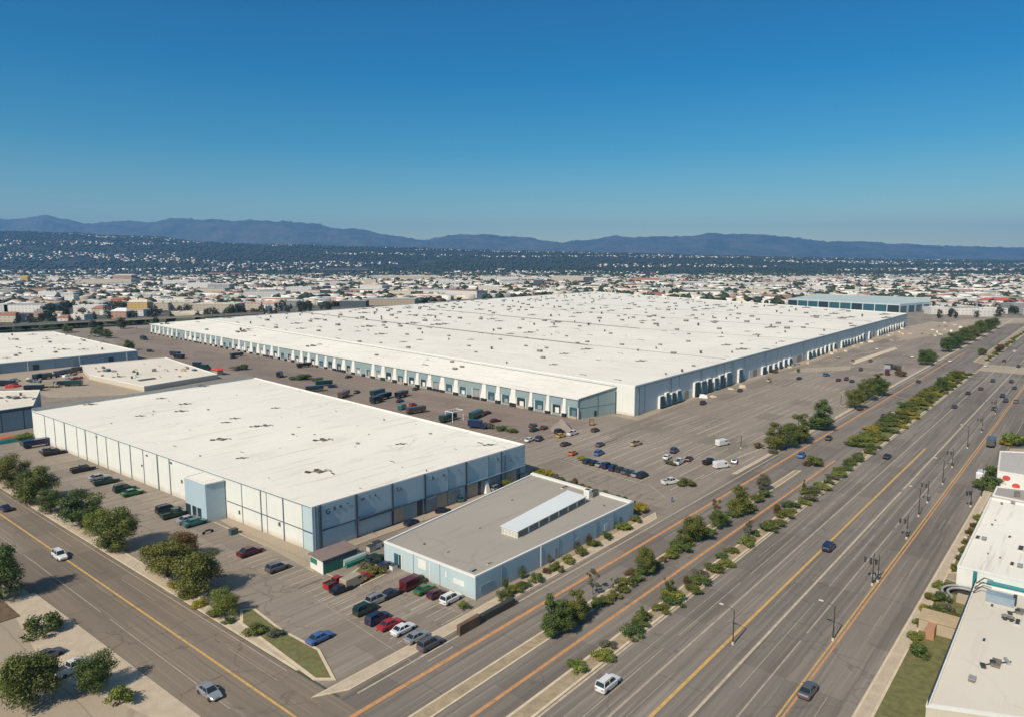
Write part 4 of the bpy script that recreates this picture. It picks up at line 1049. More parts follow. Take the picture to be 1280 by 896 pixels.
    for ch in root.children: ch.data.name = ch.name
    bpy.context.view_layer.update()
    ks = [c for c in bpy.data.objects if c.parent == root]
    return root, ks, m
PROTO = {}
used_proto = set()
def vehicle(px, py, kind, colour, label, cat='car', group=None, rot=0.0, z=0.02, s=1.0, az=None):
    if kind not in PROTO: PROTO[kind] = make_vehicle(kind)
    root, ks, m0 = PROTO[kind]
    name = {'truck': 'box_truck', 'van': 'van', 'trailer': 'trailer', 'forklift': 'forklift', 'pickup': 'pickup_truck', 'suv': 'parked_car', 'sedan': 'parked_car', 'hatch': 'parked_car'}[kind]
    p = P(px, py, z)
    if kind not in used_proto: used_proto.add(kind); r = root; kids = ks; r.name = name
    else:
        r = root.copy(); COL.objects.link(r); r.name = name
        kids = []
        for c in ks:
            d = c.copy(); COL.objects.link(d); d.parent = r; kids.append(d)
    r.location = p; r.rotation_euler = (0, 0, (A1 if az is None else az) + rot); r.scale = (s, s, s)
    for d in kids:
        for i, sl in enumerate(d.material_slots):
            if sl.link == 'OBJECT' or sl.material == m0 or (d.data.materials[i] == m0):
                sl.link = 'OBJECT'; sl.material = CP[colour]
    tag(r, label, cat, group)
    return r
G1 = 'cars parked along the white warehouse'
LNG = "parked on the street side of the white warehouse"
AL = -.02
for (px, py, k, c, l) in ((46, 558, 'trailer', 'navy', 'navy covered trailer by the far end of the long white wall'), (62, 565, 'sedan', 'dark', 'dark car farther of the pair near the far end of the white wall'), (68, 567.5, 'pickup', 'black', 'black pickup nearer of the pair near the far end of the white wall'),
                       (104, 588.5, 'pickup', 'black', 'black pickup standing alone beside the white wall'), (124, 599, 'sedan', 'silver', 'silver car left of the dark green pickup at the white wall'), (133, 604, 'pickup', 'dark green', 'dark green pickup beside the silver car at the white wall'),
                       (156, 613, 'suv', 'dark green', 'dark green wagon left of the bright green car at the white wall'), (166, 618, 'sedan', 'green', 'green car parked just beyond the stair tower'), (210, 639.5, 'suv', 'dark', 'dark wagon parked before the stair tower doors'),
                       (219, 645, 'pickup', 'dark green', 'dark green pickup before the stair tower doors'), (236, 652, 'sedan', 'silver', 'silver car nearest the foot of the stair tower'), (244, 655.5, 'sedan', 'teal', 'teal car nearest the foot of the stair tower'),
                       (313, 692, 'sedan', 'maroon', 'maroon car alone in the stalls behind the white corner'), (347, 712, 'hatch', 'grey', 'grey small car in the outlined stall near the white corner')):
    vehicle(px, py, k, c, l, 'trailer' if k == 'trailer' else 'car', G1, rot=rr.uniform(-.05, .05), s=1.2 if k != 'trailer' else .95)
G2 = 'cars parked in the near corner car park'
for (px, py, k, c, l) in ((421, 731, 'pickup', 'red', 'red pickup at the left end of the row by the green hut'), (427, 738.5, 'sedan', 'black', 'black car just in front of the red pickup near the hut'), (442, 731, 'van', 'beige', 'beige van between the red pickup and the red hatchback'),
                       (455, 724, 'hatch', 'red', 'bright red hatchback beside the grass bed'), (472, 752, 'suv', 'silver', 'silver wagon left of the dark car in the middle row'), (489, 744.5, 'sedan', 'dark', 'dark car right of the silver wagon in the middle row'),
                       (457, 764.5, 'suv', 'dark green', 'dark green wagon in the middle of the near car park'), (472, 776, 'suv', 'navy', 'navy wagon with pale stripes between green wagon and red car'), (488, 783, 'sedan', 'red', 'red car partly behind the white car at the bottom'),
                       (504, 789, 'sedan', 'white', 'white car at the bottom of the near car park'), (470, 702, 'suv', 'dark green', 'dark green wagon by the entrance of the low building'), (482, 709.5, 'sedan', 'navy', 'navy car by the entrance of the low building'),
                       (516, 733, 'van', 'maroon', 'maroon van against the pale front of the low building'), (531, 739, 'sedan', 'green', 'green car beside the maroon van at the low building'), (546, 745, 'hatch', 'maroon', 'dark red hatchback at the pale front wall'),
                       (564, 751, 'suv', 'white', 'white and blue wagon nearest the corner of the low building'), (521, 799, 'sedan', 'silver', 'silver car in the nearest row below the white car'), (538, 808, 'suv', 'grey', 'grey wagon in the nearest row'),
                       (400, 800, 'sedan', 'blue', 'blue car crossing the empty near part of the car park'), (360, 752, 'hatch', 'grey', 'small grey car alone on the open car park')):
    if px == 360: continue
    vehicle(px, py, k, c, l, 'car', G2, rot=rr.uniform(-.08, .08))
G3 = 'cars standing in the alley behind the low building'
for (px, py, k, c, l, ro) in ((514, 654.5, 'sedan', 'navy', 'navy car at the near end of the alley by the shaded wall', .1), (554, 640, 'sedan', 'black', 'black car in the middle of the alley by the shaded wall', -.6), (573, 625, 'suv', 'teal', 'teal wagon backing into a dock of the white warehouse', 1.2),
                          (621, 612, 'suv', 'silver', 'silver wagon beside the bush in the alley', 0), (627, 612, 'sedan', 'black', 'black car touching the bush in the alley', .3), (645, 607, 'hatch', 'grey', 'grey small car at the far end of the alley', 0)):
    vehicle(px, py, k, c, l, 'car', G3, rot=ro, s=.9)
G4 = 'cars in the big car park'
for (px, py, k, c, l, ro) in (
    (735, 578, 'sedan', 'dark green', 'dark green car beside the yellow bush in the end row', 0), (743, 580, 'sedan', 'black', 'black car second in the row from the yellow bush', 0), (751, 582, 'sedan', 'silver', 'silver car third in the row from the yellow bush', 0),
    (759, 584, 'suv', 'navy', 'navy wagon in the middle of the end row', 0), (768, 587, 'suv', 'navy', 'blue black wagon right of the middle in the end row', 0), (776, 588.5, 'sedan', 'dark', 'dark car just right of the second small bush', 0), (783, 591, 'sedan', 'grey', 'grey car fourth from the right end of the row', 0),
    (790, 593, 'sedan', 'dark green', 'dark green car near the right end of the end row', 0), (796, 594.5, 'sedan', 'silver', 'silver car next to the black one ending the row', 0), (803, 596, 'suv', 'black', 'black wagon ending the row on the right', 0),
    (749, 568, 'suv', 'blue', 'blue and white wagon behind the end row', .1), (750, 557, 'sedan', 'grey', 'grey green car farther back in the big car park', .1), (707, 556.5, 'sedan', 'brown', 'brown grey car between yellow truck and orange car', -.1), (716, 568, 'hatch', 'orange', 'orange small car near the yellow bush', .1),
    (701, 546, 'hatch', 'yellow', 'yellow car in front of the grey tent', -.1), (699, 541, 'suv', 'dark', 'dark wagon at the foot of the grey tent', 0), (716, 543, 'pickup', 'white', 'white pickup beside the grey tent', 0), (668, 538.5, 'sedan', 'dark green', 'dark green car beyond the corner of the white warehouse', 0),
    (674, 550, 'suv', 'navy', 'navy wagon beyond the corner of the white warehouse', .3), (662, 551, 'sedan', 'white', 'white car half hidden by the white warehouse corner', .1), (740, 531, 'forklift', 'orange', 'orange forklift near the dock corner', 2.0), (744, 539, 'hatch', 'brown', 'brown small car below the orange forklift', 0),
    (795, 556, 'pickup', 'beige', 'pale pickup alone in the middle of the car park', -.1), (843, 565, 'suv', 'navy', 'large dark blue wagon in the middle of the car park', .15), (834, 573, 'hatch', 'white', 'white small car next to the large blue wagon', .1), (861, 575, 'sedan', 'maroon', 'dark maroon car right of the large blue wagon', .2),
    (849, 579, 'pickup', 'white', 'white pickup in front of the maroon car', .1), (838, 604, 'pickup', 'white', 'white pickup touching the round car park bush', -.45), (903, 556, 'van', 'white', 'white van alone right of the car park middle', -.3), (887, 579, 'pickup', 'black', 'black pickup behind the white truck near the avenue', -.2),
    (902, 584, 'van', 'white', 'white van with open back parked near the avenue', -.5), (918, 578, 'hatch', 'silver', 'silver car in front of the white truck near the avenue', .3),
    (1033, 470, 'suv', 'blue', 'blue wagon in the far car park', -.3), (1048, 476, 'sedan', 'maroon', 'maroon car beside the pale strip in the far car park', 0), (1058, 475, 'pickup', 'maroon', 'maroon pickup with pale load in the far car park', .1), (1065, 477.5, 'sedan', 'navy', 'navy car at the tip of the far tree group', 0),
    (1076, 463, 'suv', 'navy', 'navy wagon above the far tree group', .1), (999, 474, 'sedan', 'black', 'black car below the right docks', 0), (961, 477, 'pickup', 'beige', 'beige pickup under the right docks', .2), (925, 489, 'sedan', 'dark', 'dark car close to the leaning dock seals', .1), (879, 505, 'suv', 'black', 'black wagon under the first group of leaning dock seals', .1),
    (1088, 452, 'sedan', 'brown', 'brown car beside the sign post in the far car park', 0), (1120, 462, 'trailer', 'brown', 'brown trailer in the far car park near the avenue', .6), (1109, 468, 'truck', 'maroon', 'dark red truck in the far car park', .2), (1140, 447, 'sedan', 'white', 'white car near the last tree row', .2), (1048, 447, 'sedan', 'beige', 'beige car in the far lot rows', .2), (1096, 437, 'sedan', 'white', 'white car in the far lot rows', .2), (1066, 452, 'sedan', 'grey', 'grey car in the far lot rows', .1),
    (1002, 571, 'suv', 'blue', 'blue car half hidden below the roadside trees', .1), (1036, 549, 'sedan', 'dark', 'dark car in the shade of the single roadside tree', .1)):
    vehicle(px, py, k, c, l, {'truck': 'truck', 'van': 'van', 'forklift': 'forklift', 'trailer': 'trailer'}.get(k, 'car'), G4 if k not in ('truck', 'van', 'forklift', 'trailer') else None, rot=ro)
G5 = 'vehicles in the service yard'
for (px, py, k, c, l, ro) in (
    (179, 421, 'sedan', 'dark green', 'dark green car at the far left corner of the yard', -1.4), (180, 425, 'truck', 'dark green', 'dark green truck at the far left corner of the yard', -1.4), (188, 440, 'suv', 'dark', 'dark wagon right of the slate blue warehouse', -1), (219, 444.5, 'trailer', 'dark', 'dark trailer in a pair right of the cream roof', -1.35), (224, 448, 'trailer', 'black', 'black trailer in a pair right of the cream roof', -1.35),
    (248, 459, 'truck', 'dark', 'dark truck behind the cream roofed building', -1.3), (257, 462, 'truck', 'dark green', 'dark green truck behind the cream roofed building', -1.3), (296, 446, 'trailer', 'dark green', 'dark green trailer close to the dock row', 0), (350, 471, 'truck', 'black', 'black truck beyond the back roof edge', .8),
    (416, 484, 'sedan', 'dark', 'dark car right of the bushy heap in the yard', -.4), (405, 482, 'trailer', 'dark green', 'dark green trailer beside the bushy heap', -.4), (393, 489, 'trailer', 'dark', 'dark trailer at the roof edge of the white warehouse', -.4), (430, 496, 'trailer', 'brown', 'brown trailer with raised end in the yard', .5), (446, 491, 'sedan', 'black', 'black car behind the brown trailer', .5),
    (472, 494, 'trailer', 'dark green', 'long dark green trailer farthest of three', .2), (480, 498.5, 'trailer', 'black', 'long black trailer in the middle of three', .2), (471, 503, 'truck', 'dark', 'dark truck nearest of the three long vehicles', .2), (502, 496, 'trailer', 'black', 'black trailer short of the teal kiosk car', .3), (500, 502, 'sedan', 'dark', 'dark car above the teal van', .3), (503, 511, 'van', 'teal', 'teal van near the roof edge', .4), (516, 507, 'hatch', 'red', 'small red car right of the teal van', .2), (520, 516, 'trailer', 'brown', 'brown flat trailer at the roof edge right of the teal van', -.2),
    (560, 526, 'trailer', 'dark green', 'dark green trailer under a pale frame', .1), (595, 522, 'trailer', 'dark green', 'dark green trailer beside the maroon car', .3), (609, 517, 'hatch', 'maroon', 'maroon small car beside the green trailer', 0), (619, 527, 'sedan', 'maroon', 'maroon car beyond the roof edge bushes', -.3), (597, 535, 'truck', 'navy', 'navy truck with pale cab at the roof edge', -1.2),
    (520, 487, 'sedan', 'dark', 'dark car close to the dock wall', .3), (680, 536, 'hatch', 'maroon', 'maroon car right of the dark green car', .2), (666, 533, 'sedan', 'brown', 'brown car behind the dark green car', .2), (436, 472, 'sedan', 'black', 'black car beside the dock wall left part', .2), (380, 459, 'trailer', 'black', 'black trailer beside the dock wall left part', -.1), (292, 448, 'sedan', 'dark', 'dark car below the trailer near the dock row', 0)):
    vehicle(px, py, k, c, l, {'truck': 'truck', 'van': 'van', 'trailer': 'trailer'}.get(k, 'car'), G5 if k == 'trailer' else None, rot=ro)
for (px, py, k, c, l, az) in ((262, 868, 'sedan', 'silver', 'silver car at the bottom edge of the left street', A2 + math.pi), (760, 858, 'suv', 'white', 'white wagon near the bottom edge of the avenue', A1), (1010, 866, 'sedan', 'grey', 'grey car at the bottom edge of the avenue', A1), (92, 838, 'pickup', 'white', 'white pickup standing on the lower left forecourt', A1 + .2), (60, 822, 'sedan', 'grey', 'grey car standing on the lower left forecourt', A1 + .2)):
    vehicle(px, py, k, c, l, 'car', az=az)
G6 = 'vehicles crowding the small back yard'
for (px, py, k, c, l, ro) in (
    (50, 474, 'truck', 'navy', 'navy truck at the left end of the back yard row', .5), (60, 473, 'truck', 'dark', 'dark truck second in the back yard row', .5), (68, 471, 'van', 'white', 'white van in the back yard row', .5), (76, 470, 'truck', 'navy', 'navy truck right of the white van', .5), (86, 468, 'truck', 'dark', 'dark truck near the right end of the back yard row', .5), (98, 465, 'truck', 'black', 'black truck ending the back yard row', .5),
    (8, 482, 'trailer', 'black', 'black trailer at the left edge in the back yard', -.9), (20, 483, 'suv', 'red', 'red wagon at the left edge of the back yard', -.9), (16, 478, 'sedan', 'orange', 'orange car behind the red wagon', -.9), (96, 474, 'sedan', 'red', 'red car in the middle of the back yard', 0), (43, 488, 'trailer', 'black', 'long black trailer at the near edge of the back yard', -.7), (92, 482, 'trailer', 'dark green', 'dark green trailer at the near edge of the back yard', -.7), (64, 484, 'truck', 'beige', 'beige brown truck between the two long trailers', -.7), (79, 481, 'van', 'dark', 'dark van beside the green trailer', -.7), (184, 480, 'trailer', 'grey', 'grey trailer beside the cream roofed building', .1), (36, 493, 'hatch', 'grey', 'grey car at the wall of the white warehouse', 0)):
    vehicle(px, py, k, c, l, {'truck': 'truck', 'van': 'van', 'trailer': 'trailer'}.get(k, 'car'), None, rot=ro)
A2n = A2
for (px, py, k, c, l, az) in ((75, 697, 'suv', 'white', 'white and black wagon driving along the left street', A2 + math.pi), (7, 637, 'sedan', 'navy', 'dark blue car driving at the left edge of the street', A2),
                          (1036, 686, 'suv', 'navy', 'dark navy wagon driving on the yellow line of the avenue', A1), (1109, 572, 'sedan', 'black', 'black car driving in the left lanes of the avenue', A1),
                          (1105, 521, 'sedan', 'dark', 'dark car close to the planted strip on the near road', A1), (1116, 519, 'hatch', 'white', 'white car nearest the planted strip on the near road', A1), (1210, 492.5, 'sedan', 'black', 'black car far up the avenue left lanes', A1),
                          (1193, 509.5, 'sedan', 'dark', 'dark small car behind the black one far up the avenue', A1), (1241, 477, 'suv', 'dark', 'dark wagon near the crossing on the avenue', A1), (1226, 487, 'sedan', 'maroon', 'maroon car near the crossing on the avenue', A1), (1264, 478, 'suv', 'dark', 'dark wagon in the middle lanes near the crossing', A1), (1268, 486, 'sedan', 'dark', 'dark car in the middle lanes near the crossing', A1),
                          (1253, 496, 'suv', 'black', 'black wagon of the close pair on the avenue', A1), (1257, 502, 'suv', 'navy', 'navy wagon of the close pair on the avenue', A1), (1270, 503, 'sedan', 'grey', 'grey car right of the close pair', A1), (1243, 512, 'sedan', 'dark', 'dark car beside the signal post on the avenue', A1),
                          (1239, 557, 'truck', 'grey', 'grey truck at the right kerb of the avenue', A1), (1232, 458, 'sedan', 'white', 'white car just past the crossing', A1), (1148, 478, 'sedan', 'dark', 'dark car on the near road at the bend', A1), (1188, 452, 'sedan', 'white', 'white car far up the near road', A1), (1075, 512, 'suv', 'black', 'black car stopped beside the far roadside trees', A1), (1255, 452, 'sedan', 'dark', 'dark car beyond the crossing', A1),
                          (1273, 459, 'suv', 'black', 'black wagon at the right edge beyond the crossing', A1), (1268, 440, 'sedan', 'white', 'small white car high up the avenue at the right edge', A1), (1208, 428, 'sedan', 'silver', 'silver car on the near road far away', A1),
                          (1226, 597, 'van', 'white', 'white van parked at the kerb by the round dark bushes', A1), (1250, 641 - 40, 'sedan', 'dark', 'dark car by the shed on the right', A1)):
    vehicle(px, py, k, c, l, 'truck' if k == 'truck' else ('van' if k == 'van' else 'car'), None, az=az)
q = P(699, 541); a = MB(); s_ = 4.2
a.add([(-s_, -s_ * .7, 0), (s_, -s_ * .7, 0), (s_, s_ * .7, 0), (-s_, s_ * .7, 0), (0, 0, 4.4)], [(0, 1, 4), (1, 2, 4), (2, 3, 4), (3, 0, 4)], simple('tent_cloth', (.26, .21, .18), .85, .2))
k = a.build('tent'); k.location = P(702, 537); tag(k, 'pointed brown grey tent in the middle of the car park', 'tent')
# green bin, cart and other yard things
def binthing(px, py, mat, label, name='waste_bin', cat='bin', s=1.0):
    q = P(px, py); r = empty(name, q, A1); tag(r, label, cat)
    a = MB(); a.box((0, 0, .65 * s), (1.7 * s, 1.2 * s, 1.1 * s), mat, 0, 1.05); a.build('body', r)
    a = MB(); a.box((0, 0, 1.26 * s), (1.85 * s, 1.35 * s, .1 * s), METAL_D); a.build('lid', r)
    for x in (-.6, .6): a = MB(); a.tube((x * s, -.6 * s, .1 * s), (x * s, .6 * s, .1 * s), .1 * s, .1 * s, RUBBER); a.build('wheel', r)
binthing(292, 667, DOOR_T, 'dark green bin standing on the walkway by the white wall')
binthing(492, 711, TRIM_W, 'white bin by the entrance of the low building', s=.8)
binthing(464, 688, UNIT_W, 'pale bin of the pair in the alley mouth', s=1.0); binthing(471, 684, TRIM_W, 'white bin of the pair in the alley mouth', s=1.1)
binthing(27, 556, DOOR_BEIGE, 'small brown crate by the left end of the white wall', 'crate', 'crate', .8)
binthing(655, 600, DOOR_D, 'tall black bin against the far corner of the white warehouse', s=1.4)
for (px, py, c, l) in ((8, 549, 'orange', 'orange tarpaulin heap at the left edge'), (8, 553, 'teal', 'teal tarpaulin heap at the left edge'), (24, 550, 'green', 'green tarpaulin heap beside the white wall')):
    q = P(px, py); a = MB(); rg = []
    for k in range(9):
        t = k / 8; hh = 1.3 * math.sin(math.pi * t) ** .5 + .05; rg.append([(-5 + 10 * t, y * (1 - .3 * abs(t - .5)), z * hh + .05 * rr.random()) for y, z in ((-1.6, 0), (-1.1, .8), (0, 1.05), (1.1, .75), (1.6, 0))])
    a.loft(rg, CP[c]); k = a.build('tarpaulin'); k.location = q; k.rotation_euler = (0, 0, A1); tag(k, l, 'tarpaulin')
# motorcycle-like cart frames near stair tower
q = P(260, 666); a = MB()
for x in (-1.0, 1.0): a.tube((x, -.08, .35), (x, .08, .35), .35, .35, RUBBER, 12)
a.box((0, 0, .75), (1.5, .35, .4), METAL_D, 0, .8); a.tube((.9, 0, .5), (.6, 0, 1.15), .05, .05, METAL); a.tube((.6, -.35, 1.15), (.6, .35, 1.15), .03, .03, METAL)
k = a.build('motorcycle'); k.location = q; k.rotation_euler = (0, 0, A1); tag(k, 'grey motorcycle left of the green bin', 'motorcycle')
q = P(560, 526); a = MB()
for x, y in ((-3, -2), (3, -2), (3, 2), (-3, 2)): a.tube((x, y, 0), (x, y, 4), .15, .15, TRIM_W)
for x0, y0, x1, y1 in ((-3, -2, 3, -2), (3, -2, 3, 2), (3, 2, -3, 2), (-3, 2, -3, -2)): a.tube((x0, y0, 4), (x1, y1, 4), .15, .15, TRIM_W)
k = a.build('gantry_frame'); k.location = P(568, 525); k.rotation_euler = (0, 0, A1); tag(k, 'pale open steel frame over a trailer in the yard', 'frame')
kx = empty('kiosk', P(273, 468)); tag(kx, 'small kiosk with red roof at the yard edge', 'kiosk')
a = MB(); a.box((0, 0, 1.5), (4.5, 3.5, 3), DOOR_BEIGE, A2); a.build('wall', kx); a = MB(); a.box((0, 0, 3.2), (8, 5, .4), REDP, A2, .8); a.build('roof', kx)
binthing(1110, 462, METAL, 'grey container in the far car park', 'container', 'container', 2.6)
binthing(1128, 470, DOOR_D, 'dark container near the corner of the far car park', 'container', 'container', 1.8)

# ================================================================== STREET LAMPS AND POSTS
def lamp(px, py, h, label, kind='lamp', rot=0.0):
    q = P(px, py); r = empty('street_lamp' if kind == 'lamp' else 'signal_post', q, A1 + rot); tag(r, label, 'lamp post' if kind == 'lamp' else 'traffic signal', 'posts in the avenue' if kind == 'lamp' else None)
    a = MB(); a.tube((0, 0, 0), (0, 0, h), .13, .08, METAL_D, 8); a.tube((0, 0, 0), (0, 0, .5), .25, .2, KERB, 8); a.build('pole', r)
    if kind == 'lamp':
        a = MB(); a.tube((0, 0, h), (0, 1.9, h + .35), .06, .05, METAL_D); a.build('arm', r)
        a = MB(); a.box((0, 2.2, h + .36), (.3, .8, .14), UNIT_W, 0, .8); a.build('lamp_head', r)
    else:
        a = MB(); a.tube((0, 0, h * .8), (0, 1.6, h * .84), .07, .06, METAL_D); a.build('arm', r)
        for y in (.5, 1.5):
            a = MB(); a.box((0, y, h * .8 - .3), (.35, .35, 1.0), METAL_D); 
            for z in (-.3, 0, .3): a.tube((.18, y, h * .8 - .3 + z), (.24, y, h * .8 - .3 + z), .11, .11, RUBBER, 8)
            a.build('signal_head', r)
        a = MB(); a.box((.15, 0, 2.0), (.12, .6, .6), METAL); a.build('sign_plate', r)
for (px, py, h, l, k, ro) in ((916, 805, 6, 'tall dark post cut by the lower edge in the avenue', 'lamp', 0), (1041, 800, 6, 'lamp post at the bottom between the white lanes', 'lamp', 0), (1090, 731, 6.5, 'signal post beside the orange double line, nearest one', 'signal', 0), (1097, 727, 5.5, 'second signal post close behind the nearest one', 'signal', .5),
                        (1133, 673, 5.5, 'signal post by the orange line right of the lane arrows', 'signal', .4), (1148, 645, 7, 'lamp post halfway along the orange line', 'lamp', 0), (1159, 628, 6, 'signal post halfway along the orange line', 'signal', 0), (1178, 605, 7, 'lamp post above the halfway signal', 'lamp', 0), (1190, 584, 6, 'signal post left of the bend in the orange line', 'signal', .3),
                        (1209, 560, 7.5, 'tall lamp post beside the far part of the orange line', 'lamp', 0), (1227, 540, 6, 'signal post beside the far part of the orange line', 'signal', 0), (1244, 517, 6, 'farthest signal post before the crossing', 'signal', 0),
                        (1207, 703, 6, 'lamp post on the right sidewalk by the green bed', 'lamp', 1.5), (1226, 622, 8, 'lamp post on the right sidewalk near the dark bushes', 'lamp', 1.5), (1213, 633, 5, 'leaning short post on the right lanes', 'signal', 1),
                        (1051, 507, 5, 'thin post at the corner before the far roadside trees', 'lamp', 2), (926, 560, 5, 'thin lamp post standing alone in the car park', 'lamp', 2), (171, 414, 9, 'tall thin post at the far left corner of the yard', 'lamp', 0)):
    lamp(px, py, h, l, k, ro)
# people
def person(px, py, top, leg, label, rot=0):
    q = P(px, py)
    me = bpy.data.meshes.new('person'); V = [(0, 0, .95), (0, 0, 1.2), (0, 0, 1.42), (0, 0, 1.52), (0, .01, 1.66), (0, .2, 1.40), (.03, .27, 1.12), (.1, .27, .86), (0, -.2, 1.40), (-.03, -.27, 1.12), (.02, -.29, .86), (.02, .1, .9), (.06, .12, .5), (.0, .13, .08), (.14, .13, .03), (-.02, -.1, .9), (-.05, -.12, .5), (-.16, -.13, .08), (-.03, -.13, .03)]
    E = [(0, 1), (1, 2), (2, 3), (3, 4), (2, 5), (5, 6), (6, 7), (2, 8), (8, 9), (9, 10), (0, 11), (11, 12), (12, 13), (13, 14), (0, 15), (15, 16), (16, 17), (17, 18)]
    me.from_pydata(V, E, []); ob = bpy.data.objects.new('person', me); COL.objects.link(ob)
    sk = ob.modifiers.new('s', 'SKIN'); rad = [.15, .14, .15, .06, .11, .065, .05, .035, .065, .05, .035, .10, .07, .045, .045, .10, .07, .045, .045]
    for v, r_ in zip(me.skin_vertices[0].data, rad): v.radius = (r_, r_)
    me.skin_vertices[0].data[0].use_root = True
    ob.modifiers.new('d', 'SUBSURF').levels = 1
    bpy.context.view_layer.update(); m2 = bpy.data.meshes.new_from_object(ob.evaluated_get(bpy.context.evaluated_depsgraph_get())); ob.modifiers.clear(); ob.data = m2
    SK = MATS.get('skin') or simple('skin', (.45, .28, .2), .6, 0); HR = MATS.get('hair') or simple('hair', (.03, .02, .015), .7, 0)
    m2.materials.clear()
    for m in (leg, top, SK, HR): m2.materials.append(m)
    for p in m2.polygons:
        z = p.center.z; hand = abs(p.center.y) > .22 and z < .95
        p.material_index = 3 if z > 1.68 else 2 if z > 1.5 or hand else 1 if z > .98 or abs(p.center.y) > .22 else 0
    ob.location = q; ob.rotation_euler = (0, 0, rot); tag(ob, label, 'person')
CL_B = simple('cloth_blue', (.10, .15, .35), .8, .1); CL_D = simple('cloth_dark', (.03, .03, .04), .8, .1)
person(840, 627, CL_B, CL_D, 'person in blue top and dark trousers standing at the car park exit', 2)
person(793.5, 632, CL_D, CL_D, 'person in dark clothes by the end of the low building', 1)

# ================================================================== TREES AND SHRUBS
def leaf_cloud(clumps, n, size, seed, flat=.6):
    """many small leaf faces spread through the volume of overlapping clumps"""
    r_ = np.random.RandomState(seed); C = []; 
    vol = np.array([c[3] ** 2.2 for c in clumps]); vol = vol / vol.sum()
    idx = r_.choice(len(clumps), n, p=vol)
    cl = np.array(clumps)[idx]; cl[:, 3] *= 1.08
    d = r_.normal(size=(n, 3)); d /= np.linalg.norm(d, axis=1)[:, None]
    rad = cl[:, 3] * (r_.uniform(.25, 1.0, n) ** .45) * (1 + .18 * r_.normal(size=n))
    c = cl[:, :3] + d * rad[:, None] * np.array([1, 1, .85])
    nrm = d * .9 + r_.normal(size=(n, 3)) * .45; nrm /= np.linalg.norm(nrm, axis=1)[:, None]
    t = np.cross(nrm, r_.normal(size=(n, 3))); t /= np.linalg.norm(t, axis=1)[:, None]; b_ = np.cross(nrm, t)
    s = size * r_.uniform(.6, 1.4, n)[:, None]
    v = np.stack([c - t * s, c - b_ * s * flat, c + t * s, c + b_ * s * flat], 1).reshape(-1, 3)
    return v
def mesh_np(name, v, faces, mats, midx=None):
    me = bpy.data.meshes.new(name); nf = len(faces); k = faces.shape[1]
    me.vertices.add(len(v)); me.vertices.foreach_set('co', v.astype(np.float32).ravel())
    me.loops.add(nf * k); me.loops.foreach_set('vertex_index', faces.astype(np.int32).ravel())
    me.polygons.add(nf); me.polygons.foreach_set('loop_start', np.arange(0, nf * k, k, dtype=np.int32)); me.polygons.foreach_set('loop_total', np.full(nf, k, dtype=np.int32))
    for m in mats: me.materials.append(m)
    if midx is not None: me.polygons.foreach_set('material_index', midx.astype(np.int32))
    me.update(calc_edges=True); return me
def quads(n): return np.arange(n * 4).reshape(n, 4)
def trunk_mesh(h, spread, seed, trunk_r=.04):
    r_ = random.Random(seed); a = MB(); base = h * .32
    a.tube((0, 0, 0), (r_.uniform(-.02, .02), 0, base), h * trunk_r, h * trunk_r * .7, BARK, 7)
    for i in range(7):
        t = i * 2.4 + r_.random(); rr_ = spread * r_.uniform(.5, .85); z1 = h * r_.uniform(.5, .85); z0 = base * r_.uniform(.75, 1)
        m = (rr_ * .45 * math.cos(t), rr_ * .45 * math.sin(t), (z0 + z1) * .52); e = (rr_ * math.cos(t), rr_ * math.sin(t), z1)
        a.tube((0, 0, z0), m, h * trunk_r * .5, h * trunk_r * .3, BARK, 5); a.tube(m, e, h * trunk_r * .3, h * .008, BARK, 4)
    return a
def crown_clumps(kind, seed):
    r_ = random.Random(seed); out = []
    if kind == 'round':       # unit height 1, base of crown at .2
        for i in range(34):
            t = r_.uniform(0, 6.28); z = r_.uniform(.16, .88); w = .34 * math.sin(math.pi * min(1, max(.2, (z + .08) / 1.08))) ** .55
            q = w * r_.random() ** .4; out.append((q * math.cos(t), q * math.sin(t), z, r_.uniform(.10, .16)))
        out.append((0, 0, .45, .30))
    elif kind == 'tall':
        for i in range(26):
            t = r_.uniform(0, 6.28); z = r_.uniform(.15, .95); w = .26 * (1.05 - z) ** .5 + .02; q = w * r_.random() ** .5
            out.append((q * math.cos(t), q * math.sin(t), z, r_.uniform(.06, .13) * (1.2 - .5 * z)))
        out.append((0, 0, .35, .22)); out.append((0, 0, .2, .18))
    elif kind == 'loose':
        for i in range(12):
            t = r_.uniform(0, 6.28); z = r_.uniform(.35, .95); q = .3 * r_.random() ** .5
            out.append((q * math.cos(t), q * math.sin(t), z, r_.uniform(.07, .12)))
    else:                      # bush
        for i in range(16):
            t = r_.uniform(0, 6.28); q = .42 * r_.random() ** .5; z = r_.uniform(.25, .7) * (1.1 - q)
            out.append((q * math.cos(t), q * math.sin(t), z, r_.uniform(.12, .22)))
    return out
TREEM = {}
def tree_proto(kind, li, var):
    key = (kind, li, var)
    if key in TREEM: return TREEM[key]
    n = {'round': 13000, 'tall': 10000, 'loose': 2600, 'bush': 2200}[kind]; sz = {'round': .0155, 'tall': .016, 'loose': .020, 'bush': .038}[kind]
    seed = hash((kind == 'round', kind == 'bush', li, var)) % 1000 + var * 17 + li * 5 + 3
    v = leaf_cloud(crown_clumps(kind, seed), n, sz, seed); v[:, 2] = np.maximum(v[:, 2], .02)
    cm = mesh_np('crown', v, quads(n), [LEAF[li]])
    tm = trunk_mesh(.92, .34 if kind != 'tall' else .2, seed, .028 if kind != 'bush' else .03)
    to = tm.build('trunk'); tmesh = to.data; bpy.data.objects.remove(to)
    TREEM[key] = (cm, tmesh); return TREEM[key]
